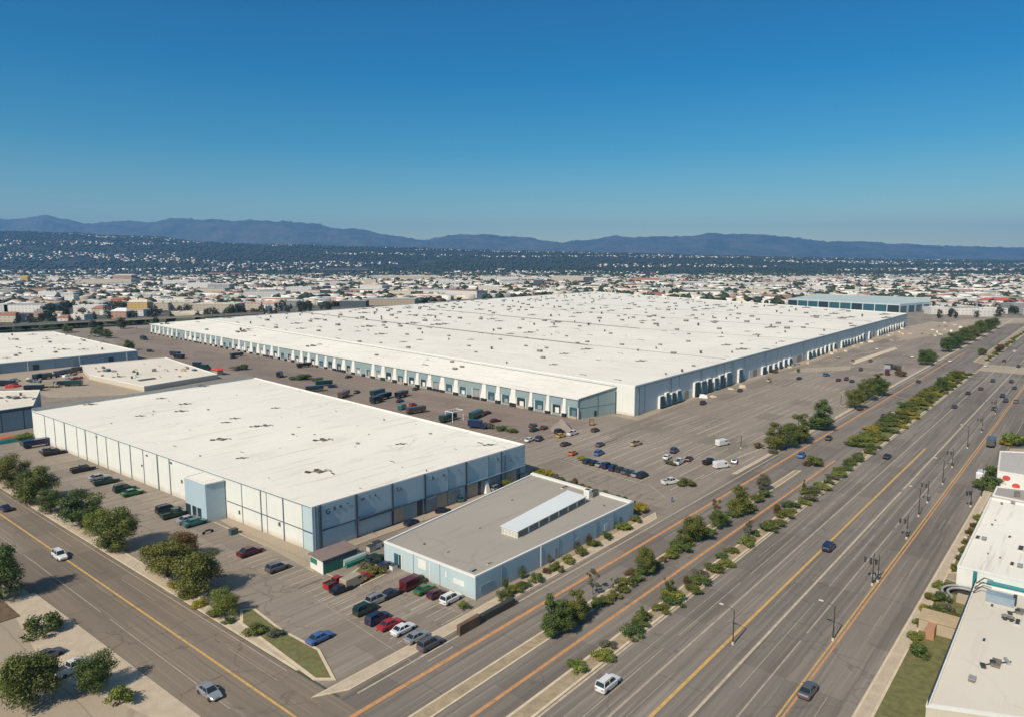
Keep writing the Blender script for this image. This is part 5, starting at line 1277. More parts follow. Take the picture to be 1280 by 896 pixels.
def plant(px, py, wpx, hpx, kind, li, label, cat=None, group=None, name=None, z=0.0, var=None, pos=None, w=None, h=None):
    """put a plant whose foot stands at a pixel; width and height in picture pixels there"""
    q = P(px, py, z) if pos is None else pos
    sc = (Vector((q.x, q.y, z)) - Vector((0, 0, H))).length / F
    w = w or wpx * sc; h = h or hpx * sc / math.cos(math.atan2(H, math.hypot(q.x, q.y)))
    var = rr.randint(0, 2) if var is None else var
    if kind in ('round', 'tall'): w *= .86; h *= .84
    cm, tm = tree_proto(kind, li, var)
    name = name or ('shrub' if kind == 'bush' else 'tree')
    base = {'round': .78, 'tall': .52, 'loose': .7, 'bush': 1.0}[kind]; sx = w / base
    r = empty(name, q, rr.uniform(0, 6.28)); r.scale = (sx, sx, h)
    c = bpy.data.objects.new('crown', cm); COL.objects.link(c); c.parent = r
    t = bpy.data.objects.new('trunk', tm); COL.objects.link(t); t.parent = r
    tag(r, label, cat or ('shrub' if kind == 'bush' else 'tree'), group)
    return r
GT = 'trees along the left street'
for (px, py, w, h, kd, li, l) in ((14, 609, 44, 40, 'round', 0, 'olive green round tree at the left edge above the street'), (44, 628, 46, 46, 'round', 0, 'olive round tree second from the left edge'), (64, 640, 30, 30, 'round', 1, 'small dark tree right of the second olive tree'),
                             (102, 659, 50, 46, 'round', 1, 'dark green tree left of the middle tree group'), (120, 666, 34, 32, 'round', 2, 'fresh green tree between two larger ones'), (148, 687, 52, 54, 'round', 0, 'large olive tree with dark shade to its right'),
                             (208, 720, 58, 50, 'round', 0, 'wide olive tree left half of the large pair'), (246, 743, 58, 58, 'round', 0, 'tall olive tree right half of the large pair'), (281, 769, 36, 36, 'round', 2, 'small bright green tree near the curved lawn'),
                             (2, 748, 46, 60, 'round', 1, 'dark tree cut by the left edge below the street'), (40, 880, 60, 60, 'round', 0, 'olive tree in the bottom left corner'), (120, 862, 44, 44, 'round', 1, 'dark tree at the bottom of the lower left forecourt'), (228, 700, 44, 38, 'round', 3, 'brownish tree behind the large pair')):
    plant(px, py, w, h, kd, li, l, group=GT)
for (px, py, w, h, li, l) in ((85, 640, 12, 6, 3, 'reddish low shrub beside the sidewalk gap'), (220, 733, 18, 9, 4, 'yellowish shrub below the large tree pair'), (236, 745, 22, 10, 0, 'low olive shrub on the kerb'), (249, 757, 18, 9, 4, 'yellow shrub near the small bright tree'), (266, 770, 16, 8, 3, 'brown shrub left of the small bright tree'), (285, 778, 14, 7, 1, 'dark shrub at the kerb end'),
                           (52, 792, 34, 22, 1, 'dark green bush in the lower left driveway'), (150, 880, 30, 18, 2, 'wide bush at the bottom of the lower left forecourt'), (20, 860, 34, 24, 1, 'dark bush in the lower left corner'), (38, 788, 12, 12, 3, 'rust coloured bush in the lower left driveway'), (318, 792, 26, 12, 0, 'low grey green bush on the curved lawn'), (345, 795, 20, 10, 5, 'greyish bush on the curved lawn'),
                           (30, 549, 16, 10, 2, 'green bush at the far left foot of the white wall'), (470, 716, 22, 10, 0, 'low bush in the bed by the near car park'), (458, 708, 18, 7, 5, 'greyish bush in the bed by the near car park'), (580, 762, 14, 12, 2, 'small bush at the corner of the low building'), (525, 729, 14, 12, 1, 'dark bush between two parked cars')):
    plant(px, py, w, h, 'bush', li, l)
island([P(430, 722), P(462, 700), P(486, 716), P(452, 732)], .12, .3, GRASS, 'lawn', 'small grass bed between the hut and the parked cars', 'lawn')
# foot of the low building
GS = 'shrubs along the low blue building'
for (px, py, w, h, li, l) in ((630, 748, 20, 12, 1, 'low dark shrub nearest the corner of the low building'), (642, 741, 18, 12, 0, 'olive shrub second from the corner of the low building'), (653, 735, 18, 10, 0, 'olive shrub third from the corner of the low building'), (669, 727, 17, 13, 1, 'dark shrub under the small round tree'), (683, 717, 9, 10, 3, 'red leaved shrub between green ones'),
                           (695, 713, 18, 13, 0, 'olive shrub right of the red leaved one'), (710, 703, 17, 12, 2, 'yellowish green shrub in the middle of the bed'), (726, 694, 16, 12, 0, 'rounded olive shrub right of the middle'), (743, 683, 17, 11, 0, 'wide olive shrub left of the sandy gap'), (759, 674, 15, 11, 1, 'dark rounded shrub right of the sandy gap'), (779, 662, 21, 11, 2, 'wide fresh green shrub near the building end'), (796, 652, 15, 9, 0, 'small olive shrub nearest the building end'), (801, 640, 18, 15, 4, 'bright yellow green bush at the end of the low building')):
    plant(px, py, w, h, 'bush', li, l, group=GS)
for (px, py, w, h, li, l) in ((632, 737, 9, 17, 1, 'small round street tree before the blue wall'), (653, 723, 9, 16, 1, 'second small round tree before the blue wall'), (684, 703, 10, 13, 5, 'thin grey tree before the blue wall'), (721, 686, 9, 12, 5, 'thin leafless tree before the blue wall'), (736, 679, 8, 12, 3, 'thin brown tree before the blue wall')):
    plant(px, py, w, h, 'round', li, l)
GH = 'bushes behind the low building'
for i, (px, py, w, h, li) in enumerate(((672, 592, 20, 9, 4), (684, 594, 18, 10, 4), (694, 598, 12, 8, 5), (703, 602, 9, 9, 1), (711, 605, 12, 5, 0), (718, 608, 8, 14, 3), (726, 609, 13, 6, 0), (736, 612, 12, 6, 2), (745, 615, 10, 6, 0), (754, 617, 12, 6, 1), (763, 620, 10, 5, 5), (772, 622, 9, 5, 0), (780, 624, 8, 5, 1))):
    plant(px, py, w, h, 'bush', li, 'low ' + ('yellow', 'yellow', 'greyish', 'dark', 'olive', 'brown pointed', 'olive', 'fresh green', 'olive', 'dark', 'greyish', 'olive', 'dark')[i] + ' bush in the row behind the low building', group=GH)
# car park and alley bushes
for (px, py, w, h, li, l) in ((727, 575, 10, 8, 4, 'yellow green bush starting the end row of cars'), (755, 583, 7, 7, 2, 'small bush inside the end row of cars'), (772, 588, 8, 8, 0, 'second small bush inside the end row of cars'), (857, 607, 20, 11, 0, 'round bush with reddish side in the car park'), (866, 607, 10, 8, 3, 'reddish bush beside the round one'), (839, 580, 18, 6, 5, 'flat grey green bush beside the white pickup'),
                           (635, 611, 16, 16, 0, 'olive bush in the alley against the shaded wall'), (610, 534, 22, 7, 5, 'grey green bush at the back roof edge'), (628, 537, 18, 8, 1, 'dark bush at the back roof edge'), (640, 540, 16, 6, 0, 'low olive bush at the back roof edge'), (382, 474, 20, 10, 1, 'dark bushy heap in the service yard'), (370, 474, 18, 6, 5, 'greyish low heap in the service yard'), (396, 476, 16, 6, 1, 'low dark bush right of the heap'), (304, 462, 10, 9, 1, 'dark bush beyond the back parapet'), (298, 462, 18, 6, 5, 'grey bush beyond the back parapet'),
                           (968, 466, 8, 6, 3, 'brown bush under the right docks'), (998, 465, 5, 6, 1, 'small dark bush under the right docks'), (949, 560, 11, 9, 3, 'red brown bush at the left of the roadside trees'), (966, 566, 14, 6, 5, 'pale bush at the foot of the roadside trees'), (1125, 470, 12, 9, 3, 'brown bush in the far car park corner'), (918, 556, 1, 1, 3, ''),
                           (1238, 607, 26, 16, 1, 'large dark round bush by the right sidewalk'), (1229, 612, 18, 13, 1, 'dark round bush nearer the right sidewalk'), (1245, 596, 22, 16, 1, 'dark bush behind the shed on the right'), (1267, 557, 22, 18, 2, 'fresh green bush at the right edge'), (1257, 556, 12, 10, 4, 'yellowish bush at the right edge')):
    if l: plant(px, py, w, h, 'bush', li, l)
for i, (px, py, w, h, li) in enumerate(((1222, 650, 10, 8, 2), (1217, 659, 8, 7, 3), (1212, 668, 9, 7, 3), (1207, 680, 8, 7, 0), (1203, 690, 9, 8, 0), (1199, 700, 8, 8, 5), (1215, 690 - 25, 7, 8, 2), (1192, 712, 9, 8, 0))):
    plant(px, py, w, h, 'bush', li, 'small shrub in the thin bed beside the white roofed building', group='shrubs in the thin right bed')
for i, (px, py, w, h, li) in enumerate(((1172, 735, 14, 10, 2), (1185, 738, 12, 10, 0), (1162, 750, 14, 11, 0), (1178, 752, 16, 13, 1), (1158, 765, 13, 10, 4), (1170, 768, 18, 14, 1), (1184, 765, 14, 12, 5), (1150, 782, 14, 10, 0), (1163, 788, 16, 12, 5), (1145, 800, 16, 10, 2), (1205, 784, 14, 11, 1), (1195, 775, 13, 9, 0), (1150, 820, 20, 14, 1))):
    plant(px, py, w, h, 'bush', li, 'wild shrub in the overgrown bed at the lower right', group='shrubs in the overgrown lower right bed')
# median with trees
zM = .14
for (px, py, w, h, kd, li, l) in ((691, 792, 30, 52, 'tall', 1, 'dark dense tree left in the nearest median group'), (703, 790, 26, 44, 'tall', 1, 'dark tree in the middle of the nearest median group'), (721, 776, 30, 42, 'tall', 0, 'olive tree right in the nearest median group'), (741, 742, 17, 26, 'loose', 5, 'thin grey leaved tree in the median'), (769, 741, 11, 18, 'loose', 5, 'thin pale tree in the median'),
                             (808, 716, 28, 38, 'round', 0, 'rounded olive tree in the middle of the median'), (807, 717, 26, 14, 'bush', 1, 'dark bush under the rounded olive tree'), (790, 731, 13, 12, 'bush', 1, 'dark bush left of the rounded olive tree'), (787, 718, 12, 10, 'bush', 3, 'reddish bush left of the rounded olive tree'), (749, 758, 19, 17, 'bush', 1, 'dark round bush right of the nearest median trees'), (767, 747, 18, 10, 'bush', 0, 'low olive bush under the thin pale tree'),
                             (836, 696, 20, 10, 'bush', 2, 'fresh green bush along the median'), (850, 687, 26, 14, 'bush', 1, 'dark green bush along the median'), (852, 683, 16, 22, 'loose', 0, 'small loose tree over the dark green bush'), (866, 675, 36, 36, 'round', 0, 'wide olive tree right of the median middle'), (876, 674, 28, 16, 'bush', 1, 'dark bush under the wide olive tree'), (897, 659, 24, 26, 'round', 1, 'smaller dark green tree in the median'), (895, 645, 10, 20, 'loose', 3, 'thin brownish tree behind the smaller green tree'), (915, 645, 14, 10, 'bush', 1, 'dark bush left of the tall median tree'), (927, 641, 29, 40, 'tall', 0, 'tall olive tree near the median end'), (954, 612, 18, 22, 'round', 5, 'grey olive tree at the median end'), (957, 620, 18, 11, 'bush', 1, 'dark round bush at the median end'),
                             (828, 702, 9, 8, 'bush', 3, 'brown low bush on the median'), (1017, 581, 20, 14, 'bush', 0, 'olive bush on the small traffic island'), (1008, 581, 9, 6, 'bush', 3, 'dark red bush on the small traffic island'), (1024, 577, 8, 6, 'bush', 1, 'dark bush on the small traffic island')):
    plant(px, py, w, h, kd, li, l, z=zM)
# planting strip beside the avenue
rr = random.Random(21)
y = 792.0; i = 0; last = None
hedge = []
yy = 835.0
while yy > 382:
    d = P(L1(793, yy), yy).length
    s = rr.uniform(783, 803)
    if not (452 < yy < 467): hedge.append((L1(s, yy), yy, s))
    step = rr.uniform(3.0, 5.0) if yy > 560 else rr.uniform(8, 14)
    a = P(L1(793, yy), yy); q = a + D1 * step; yy = PX(q)[1]
if len(hedge) > 200: hedge = hedge[:200]
for (px, py, s) in hedge:
    sc = 1 / pxm(py); li = rr.choice((0, 0, 1, 2, 0, 5, 2, 1)) if py > 560 else rr.choice((0, 2, 0, 4, 1))
    w = rr.uniform(2.8, 5.0); h = w * rr.uniform(.34, .5)
    plant(px, py, 0, 0, 'bush', li, 'low rounded shrub in the long planting strip beside the avenue', group='shrubs in the long avenue strip', z=.16, w=w, h=h, pos=P(px, py, .16))
rr2 = random.Random(5)
yy = 556.0
while yy > 466:
    for s in (732, 748, 764):
        px = L1(s + rr2.uniform(-5, 5), yy); w = rr2.uniform(4.5, 7.0)
        plant(px, yy, 0, 0, 'bush', rr2.choice((0, 2, 0, 4, 1)), 'leafy shrub in the broad green part of the avenue strip', group='shrubs in the broad avenue strip', z=.16, w=w, h=w * rr2.uniform(.35, .5), pos=P(px, yy, .16))
    yy = PX(P(L1(748, yy), yy) + D1 * rr2.uniform(8, 11))[1]
for (px, py, w, h, kd, li, l) in ((836, 747, 13, 22, 'loose', 1, 'small round topped tree nearest in the avenue strip'), (804, 778, 12, 18, 'loose', 1, 'small dark tree at the bottom of the avenue strip'), (935, 672, 12, 20, 'loose', 5, 'thin grey tree in the avenue strip'), (1005, 617, 6, 19, 'tall', 1, 'narrow upright cypress like tree in the avenue strip'), (971, 641, 11, 13, 'round', 3, 'brownish round tree in the avenue strip'), (858, 730, 10, 12, 'round', 3, 'brown small tree in the avenue strip'),
                             (1176, 488, 14, 17, 'round', 1, 'dark round tree in the far avenue strip'), (1196, 474, 12, 12, 'round', 0, 'olive tree in the far avenue strip'), (1228, 444, 11, 9, 'round', 1, 'dark round tree beyond the crossing'), (1249, 440, 10, 10, 'round', 3, 'brown tree beyond the crossing'), (1157, 497, 12, 13, 'round', 2, 'fresh green tree in the far avenue strip')):
    plant(px, py, w, h, kd, li, l, z=.16)
GR = 'trees along the car park edge of the avenue'
for (px, py, w, h, kd, li, l) in ((968, 562, 24, 38, 'tall', 0, 'leftmost tree of the roadside group'), (983, 560, 28, 36, 'round', 1, 'dark middle tree of the roadside group'), (998, 553, 30, 40, 'tall', 0, 'right tree of the roadside group, pointed'), (1027, 537, 30, 42, 'tall', 1, 'single dense dark tree beside the near road'), (1068, 510, 26, 28, 'round', 0, 'left tree of the farther roadside group'), (1083, 500, 26, 30, 'round', 0, 'middle tree of the farther roadside group'), (1098, 494, 24, 30, 'tall', 1, 'right tree of the farther roadside group'),
                             (1157, 456, 20, 20, 'round', 1, 'dark round tree beyond the far car park'), (1163, 452, 16, 16, 'round', 1, 'dark tree right of the round one beyond the far car park'), (1183, 440, 18, 20, 'round', 1, 'dark tree starting the distant roadside row'), (1192, 436, 20, 22, 'round', 1, 'second tree of the distant roadside row'), (1202, 431, 20, 22, 'round', 1, 'third tree of the distant roadside row'), (1212, 426, 20, 20, 'round', 0, 'fourth tree of the distant roadside row'), (1222, 421, 18, 20, 'round', 1, 'fifth tree of the distant roadside row'), (1231, 416, 18, 18, 'round', 1, 'sixth tree of the distant roadside row'), (1240, 411, 16, 14, 'round', 1, 'last tree of the distant roadside row'), (162, 438, 14, 14, 'round', 1, 'dark tree at the right end of the slate blue warehouse'), (122, 421, 16, 14, 'round', 1, 'dark tree behind the left warehouse roof'), (133, 423, 14, 12, 'round', 1, 'second dark tree behind the left warehouse roof'), (85, 416, 14, 10, 'round', 0, 'olive tree behind the left warehouse roof')):
    plant(px, py, w, h, kd, li, l, group=GR if px > 900 else None)
for i_, (px, py) in enumerate(((700, 776), (714, 768), (728, 764), (757, 752), (778, 738), (781, 730), (797, 724), (818, 708), (843, 690), (858, 681), (884, 667), (905, 652), (919, 644), (937, 636), (946, 626))):
    plant(px, py, 18, 9, 'bush', rr.choice((0, 1, 2, 0)), 'low green bush filling the narrow tree median', group='low bushes of the narrow tree median', z=.14)
rc = random.Random(8)
for i_ in range(26):
    px = 4 + i_ * 7.2 + rc.uniform(-2, 2); py = 414 - px * .052 + rc.uniform(-2.5, 1)
    plant(px, py, rc.uniform(8, 15), rc.uniform(5, 9), 'round', rc.choice((1, 1, 0)), 'dark low tree on the green verge below the elevated road', group='trees below the elevated road', name='tree')
for i_ in range(46):    # pale pallets, slabs and boxes lying about in the far car park
    if i_ < 26: px = rc.uniform(1090, 1215); py = 408 + (px - 1090) * -.05 + rc.uniform(0, 26) * (1 - (px - 1090) / 220)
    else: u_ = rw.at(rc.choice((858, 900, 945, 985, 1040, 1070, 1110)) + rc.uniform(-16, 16), 1); q_ = rw.pt(u_, rc.uniform(2.5, 9), 0) + aN; px, py = PX(q_)
    a = MB(); w_ = rc.uniform(1.5, 4.5); d_ = rc.uniform(1.0, 2.5); h_ = rc.uniform(.3, 1.5); m_ = rc.choice((TRIM_W, UNIT_W, KERB, DOOR_BEIGE, TRIM_W, DIRTY))
    a.box((0, 0, h_ / 2), (w_, d_, h_), m_, 0, .8); a.box((w_ * .2, 0, h_ + .12), (w_ * .5, d_ * .6, .24), m_, .3)
    k = a.build('pallet_stack'); k.location = P(px, py); k.rotation_euler = (0, 0, rc.uniform(0, 3))
    tag(k, 'small pale heap of pallets in the far car park' if i_ < 26 else 'small heap of slabs at the foot of the right dock wall', 'pallets', 'pallets of the far car park' if i_ < 26 else 'heaps along the right dock wall')
for i_ in range(34):
    if i_ < 20: px = rc.uniform(0, 112); py = 486 - px * .12 + rc.uniform(-9, 3); z_ = 0
    else: px = rc.uniform(120, 245); py = 458 + rc.uniform(0, 14); z_ = 2.3
    a = MB(); w_ = rc.uniform(1.2, 4.0); m_ = rc.choice((TRIM_W, UNIT_W, DIRTY, METAL_D, DOOR_T, DOOR_BEIGE, REDP)); h_ = rc.uniform(.4, 1.6)
    a.box((0, 0, h_ / 2), (w_, w_ * .5, h_), m_, 0, .85); a.box((.3, .1, h_ + .15), (w_ * .4, w_ * .3, .3), METAL, .4)
    k = a.build('crate_heap'); k.location = P(px, py, z_); k.rotation_euler = (0, 0, rc.uniform(0, 3))
    tag(k, 'small heap of crates in the crowded back yard' if z_ == 0 else 'small box lying on the low cream roof', 'crates', 'crate heaps of the back yard' if z_ == 0 else 'boxes on the low cream roof')
print('plants done')

# ================================================================== THE CITY BEYOND
A_OUT = [(188, 405), (257, 398), (540, 375), (742, 364.5), (1125, 390)]
def roofline_y(px):
    if px < 188: return 999
    for (x0, y0), (x1, y1) in zip(A_OUT, A_OUT[1:]):
        if x0 <= px <= x1: return y0 + (y1 - y0) * (px - x0) / (x1 - x0)
    return 999
def rowat(px):   # limit of near site; city must lie above this row
    if px < 188: return 412 if px < 150 else 405
    if px <= 1125: return roofline_y(px) + 4
    if px < 1180: return 392
    return 400 - (px - 1180) * .02
CITYCOL = {'white': (.62, .60, .56), 'cream': (.52, .46, .36), 'tan': (.36, .29, .21), 'pink': (.42, .26, .20), 'grey': (.30, .30, .29), 'yellow': (.50, .33, .10), 'orange': (.50, .22, .10), 'dark': (.07, .09, .10), 'red': (.38, .08, .06)}
ROOFS = {}
for k, c in list(CITYCOL.items()): ROOFS[k] = simple('city_roof_' + k, tuple(min(.8, x * 1.12) for x in c), .85, .22, .15)
ROOFS['tile'] = simple('tiled_roof', (.30, .13, .085), .85, .25, .2)
def zone(px):
    return ('beyond the left warehouse' if px < 190 else 'beyond the left end of the giant roof' if px < 420 else 'beyond the left half of the giant roof' if px < 640 else 'beyond the peak of the giant roof' if px < 830 else 'beyond the right half of the giant roof' if px < 985 else 'around the pale green hangar' if px < 1170 else 'beyond the far end of the avenue')
def city_building(px, yb, w, h, dep, colour, roofc, rot, gable=False):
    q = P(px, yb); r = empty('city_building', q, rot); wm = MB()
    hw, hd = w / 2, dep / 2
    p = [(-hw, 0), (hw, 0), (hw, dep), (-hw, dep)]
    wm.add([(x, y, z) for z in (0, h) for x, y in p], [(0, 1, 5, 4), (1, 2, 6, 5), (2, 3, 7, 6), (3, 0, 4, 7)], CITYW)
    o_ = wm.build('wall', r); c = CITYCOL[colour]; j = rr.uniform(.85, 1.1); o_.color = (c[0] * j, c[1] * j, c[2] * j, 1)
    a = MB()
    if gable:
        e = .5; rh = min(4, dep * .22); a.add([(-hw - e, -e, h), (hw + e, -e, h), (hw + e, dep + e, h), (-hw - e, dep + e, h), (-hw + rh, hd, h + rh), (hw - rh, hd, h + rh)], [(0, 1, 5, 4), (1, 2, 5), (2, 3, 4, 5), (3, 0, 4)], ROOFS[roofc])
    else:
        a.prism([(-hw - .2, -.2), (hw + .2, -.2), (hw + .2, dep + .2), (-hw - .2, dep + .2)], h, h + .5, ROOFS[roofc])
        for k in range(rr.randint(0, 4)): a.box((rr.uniform(-hw * .8, hw * .8), rr.uniform(.15, .85) * dep, h + 1.2), (rr.uniform(2, 5), rr.uniform(2, 4), 1.4), UNIT_W)
    a.build('roof', r)
    shape = 'long low' if w > 45 and h < 12 else 'long tall' if w > 45 else 'tall' if h > 13 else 'small' if w < 22 else 'mid sized'
    META[r.name] = (shape, colour, roofc, px, yb)
    tag(r, 'x', 'building')
    CB.append(r); OCC.append((q.x, q.y, max(w, dep) / 2 + 3))
    return r
CB = []; OCC = []; META = {}
rr = random.Random(77)
def spec(x0, x1, yt, yb, colour, roofc=None, gable=False, dep=None):
    if x1 - x0 > 38 and rr.random() < .75:
        m = x0 + (x1 - x0) * rr.uniform(.35, .65); spec(x0, m - .6, yt + rr.uniform(0, 2.5), yb, colour, roofc, gable, dep); spec(m + .6, x1, yt + rr.uniform(0, 2.5), yb - rr.uniform(0, 1.5), rr.choice((colour, 'white', 'cream')), rr.choice((roofc or colour, 'white')), rr.random() < .2, dep); return
    d = P((x0 + x1) / 2, yb).length; w = (x1 - x0) * d / F; h = (yb - yt) * d / F * .8
    city_building((x0 + x1) / 2, yb, w, h, dep or max(14, min(45, w * .6)), colour, roofc or colour, 0, gable)
for s_ in ((161, 183, 377, 390, 'yellow', 'cream', True), (188, 240, 376, 388, 'cream', 'cream'), (242, 292, 379, 391, 'cream', 'cream'), (286, 301, 379, 387, 'cream', 'red', True), (300, 350, 377, 388, 'cream', 'pink'), (50, 90, 364, 374, 'white', 'white'), (82, 92, 369, 381, 'white', 'white'), (106, 160, 349, 357, 'cream', 'cream'), (65, 73, 347, 354, 'white', 'white'), (27, 34, 346, 354, 'yellow', 'yellow', True), (235, 262, 353, 364, 'white', 'white'), (261, 286, 354, 366, 'grey', 'white'),
           (205, 234, 351, 357, 'white', 'white'), (0, 9, 380, 391, 'white', 'white'), (10, 52, 381, 391, 'white', 'grey'), (94, 122, 382, 391, 'white', 'white'), (140, 154, 374, 382, 'orange', 'tile', True), (143, 163, 344, 351, 'pink', 'cream', True), (70, 112, 335, 341, 'cream', 'pink'), (176, 228, 366, 371, 'white', 'cream'), (260, 320, 340, 345, 'pink', 'tile'), (0, 18, 394, 403, 'cream', 'tile', True), (288, 301, 369, 376, 'white', 'white'),
           (300, 356, 373, 378, 'cream', 'cream'), (358, 389, 358, 368, 'white', 'white'), (396, 486, 365, 371, 'white', 'pink'), (425, 457, 375, 384, 'dark', 'grey'), (457, 518, 373, 382, 'tan', 'grey'), (401, 470, 336, 342, 'pink', 'cream'), (478, 546, 336, 341, 'white', 'cream'), (470, 545, 344, 350, 'cream', 'white'), (440, 475, 350, 355, 'cream', 'white'), (548, 590, 351, 357, 'white', 'white'), (455, 470, 348, 360, 'cream', 'cream'), (520, 540, 366, 372, 'pink', 'tile'), (600, 640, 345, 352, 'white', 'white'), (622, 632, 335, 342, 'white', 'white'), (582, 600, 332, 338, 'orange', 'tile', True),
           (620, 685, 344, 352, 'white', 'white'), (690, 738, 344, 353, 'cream', 'white'), (742, 782, 348, 353, 'white', 'white'), (730, 742, 345, 355, 'dark', 'dark'), (792, 843, 346, 353, 'orange', 'tile'), (667, 678, 348, 360, 'dark', 'dark'), (745, 760, 352, 357, 'white', 'white'), (825, 839, 359, 368, 'white', 'white'), (850, 905, 351, 357, 'cream', 'white'), (900, 960, 353, 358, 'cream', 'white'), (835, 870, 336, 341, 'white', 'white'), (860, 905, 362, 368, 'grey', 'white'),
           (960, 988, 368, 376, 'pink', 'pink'), (1199, 1219, 367, 374, 'white', 'white'), (1237, 1264, 376, 382, 'red', 'red', True), (1245, 1252, 369, 377, 'white', 'white'), (1165, 1185, 384, 393, 'white', 'white'), (1199, 1256, 384, 394, 'white', 'grey'), (1123, 1152, 347, 352, 'white', 'white'), (1190, 1250, 352, 356, 'white', 'white'), (1270, 1300, 380, 392, 'grey', 'grey'), (1226, 1240, 388, 396, 'white', 'white'), (1080, 1120, 357, 361, 'white', 'cream'), (1000, 1050, 345, 349, 'white', 'cream'), (945, 990, 345, 349, 'cream', 'white')):
    spec(*s_)
# scattered individual buildings: nearest first, to 300
cand = []
for _ in range(9000):
    yb = 337 + (rr.random() ** 1.5) * 70; px = rr.uniform(-40, 1320)
    if yb > rowat(px) or P(px, yb).length > 3600: continue
    if 150 < px < 1125 and yb > roofline_y(px) - 1: continue
    if 985 < px < 1165 and yb > 366: continue
    cand.append((px, yb))
for (px, yb) in cand:
    if len(CB) >= 292: break
    q = P(px, yb); big_ = rr.random() < .38
    w = rr.uniform(26, 80) if big_ else rr.uniform(10, 24); dep = rr.uniform(18, 40) if big_ else rr.uniform(9, 16); h = rr.choice((4, 6, 7, 9, 9, 12)) if big_ else rr.choice((4, 5, 7, 10))
    rad = max(w, dep) / 2 + 3
    if any((q.x - a) ** 2 + (q.y - b_) ** 2 < (rad + c) ** 2 * .8 for a, b_, c in OCC): continue
    right = px > 900
    colour = rr.choice(('white', 'white', 'cream', 'white', 'cream', 'tan', 'pink', 'grey') if not right else ('white', 'white', 'white', 'cream', 'grey', 'pink'))
    roofc = rr.choice((colour, 'white', 'cream', 'tile' if not right else 'white', 'grey'))
    city_building(px, yb, w, h, dep, colour, roofc, rr.choice((0, 0, A1 - math.pi / 2, .2, -.15)), (not big_) and rr.random() < .6)
print('city', len(CB))
# merged far part
ICO = None
def ico_base():
    bm = bmesh.new(); bmesh.ops.create_icosphere(bm, subdivisions=1, radius=1.0); v = np.array([x.co[:] for x in bm.verts]); f = np.array([[q.index for q in x.verts] for x in bm.faces]); bm.free(); return v, f
IV, IF = ico_base()
def blobs(pos, sx, sz, seed):
    r_ = np.random.RandomState(seed); n = len(pos); k = len(IV)
    j = 1 + .38 * r_.normal(size=(n, k, 1)); j = np.clip(j, .45, 1.6)
    ang = r_.uniform(0, 6.28, n); c, s = np.cos(ang)[:, None], np.sin(ang)[:, None]
    v = IV[None] * j; x = v[..., 0] * c - v[..., 1] * s; y = v[..., 0] * s + v[..., 1] * c
    v = np.stack([x * sx[:, None], y * sx[:, None], v[..., 2] * sz[:, None]], -1) + pos[:, None, :]
    v[..., 2] = np.maximum(v[..., 2], pos[:, None, 2] - sz[:, None] * .8)
    f = (IF[None] + (np.arange(n) * k)[:, None, None]).reshape(-1, 3)
    return v.reshape(-1, 3), f
# hills: height field
HILL_TOP = [(-200, 290), (0, 291), (50, 292), (100, 293), (125, 296), (200, 298), (230, 302), (250, 304), (300, 306), (380, 308), (500, 311), (640, 315), (800, 318), (960, 322), (1120, 325), (1280, 326.5), (1500, 327)]
MNT_TOP = [(-250, 280), (-80, 274), (0, 277), (20, 277), (40, 275), (62, 271), (80, 274.5), (110, 281), (130, 280), (150, 278.5), (165, 278), (190, 281), (205, 278), (220, 275), (235, 276.5), (250, 278), (270, 277), (285, 278), (300, 279), (318, 276), (345, 279), (358, 278), (370, 281.5), (385, 281), (400, 281.5), (412, 285), (430, 288), (442, 287), (452, 287.5), (470, 292), (490, 295.5), (505, 297), (520, 300.5), (531, 301.5), (545, 299), (565, 296.5), (579, 296), (600, 296), (613, 295), (630, 297), (645, 297), (660, 298), (680, 302), (700, 304), (708, 304), (716, 302), (726, 301), (740, 301.5), (752, 298), (769, 295.5), (780, 297.5), (793, 298), (815, 297), (846, 297), (865, 296.5), (880, 293.5), (891, 292.5), (905, 294.5), (930, 294), (940, 294.5), (965, 296), (993, 298.5), (1028, 303), (1050, 302.5), (1073, 302.5), (1095, 304), (1113, 306.5), (1131, 305.5), (1150, 307), (1179, 308.5), (1230, 309.5), (1280, 310.5), (1400, 312), (1550, 316)]
def interp(tab, x):
    return float(np.interp(x, [t[0] for t in tab], [t[1] for t in tab]))
rn = np.random.RandomState(3)
def ridged(name, tab, d0, dtop, d1, nx, ny, mat, label, rough, xr):
    """hill range: rises from d0 to its crest near dtop, falls to d1"""
    px = np.linspace(xr[0], xr[1], nx); V_ = []
    crest = np.array([H + (HZ - interp(tab, x)) * dtop / 888.0 for x in px])
    ph = [(rn.uniform(.004, .05), rn.uniform(0, 6.28), rn.uniform(.001, .01)) for _ in range(14)]
    for j in range(ny):
        t = j / (ny - 1); d = d0 + (d1 - d0) * t
        prof = max(0, (d - d0) / (dtop - d0)) if d < dtop else max(0, 1 - (d - dtop) / (d1 - dtop)) ** .8
        pr = prof * prof * (3 - 2 * prof) if d < dtop else prof
        for i, x in enumerate(px):
            az = (x - 640) / 888.0; n_ = 0
            for a_, b_, c_ in ph: n_ += math.sin(x * a_ * 1.6 + b_ + d * c_) / len(ph)
            amp = rough * math.sin(math.pi * min(1, prof)) if d < dtop else 0
            z = crest[i] * pr * (1 + amp * n_ * 1.6) - 1.0
            V_.append((az * d, d, z))
    V_ = np.array(V_); f = []
    for j in range(ny - 1):
        for i in range(nx - 1):
            k = j * nx + i; f.append((k, k + 1, k + nx + 1, k + nx))
    me = mesh_np(name, V_, np.array(f), [mat]); o_ = bpy.data.objects.new(name, me); COL.objects.link(o_)
    for p in me.polygons: p.use_smooth = True
    tag(o_, label, 'hills', None, 'structure'); return o_, V_.reshape(ny, nx, 3)
HILLM, nt, b = newmat('wooded_hill'); w = coords(nt)
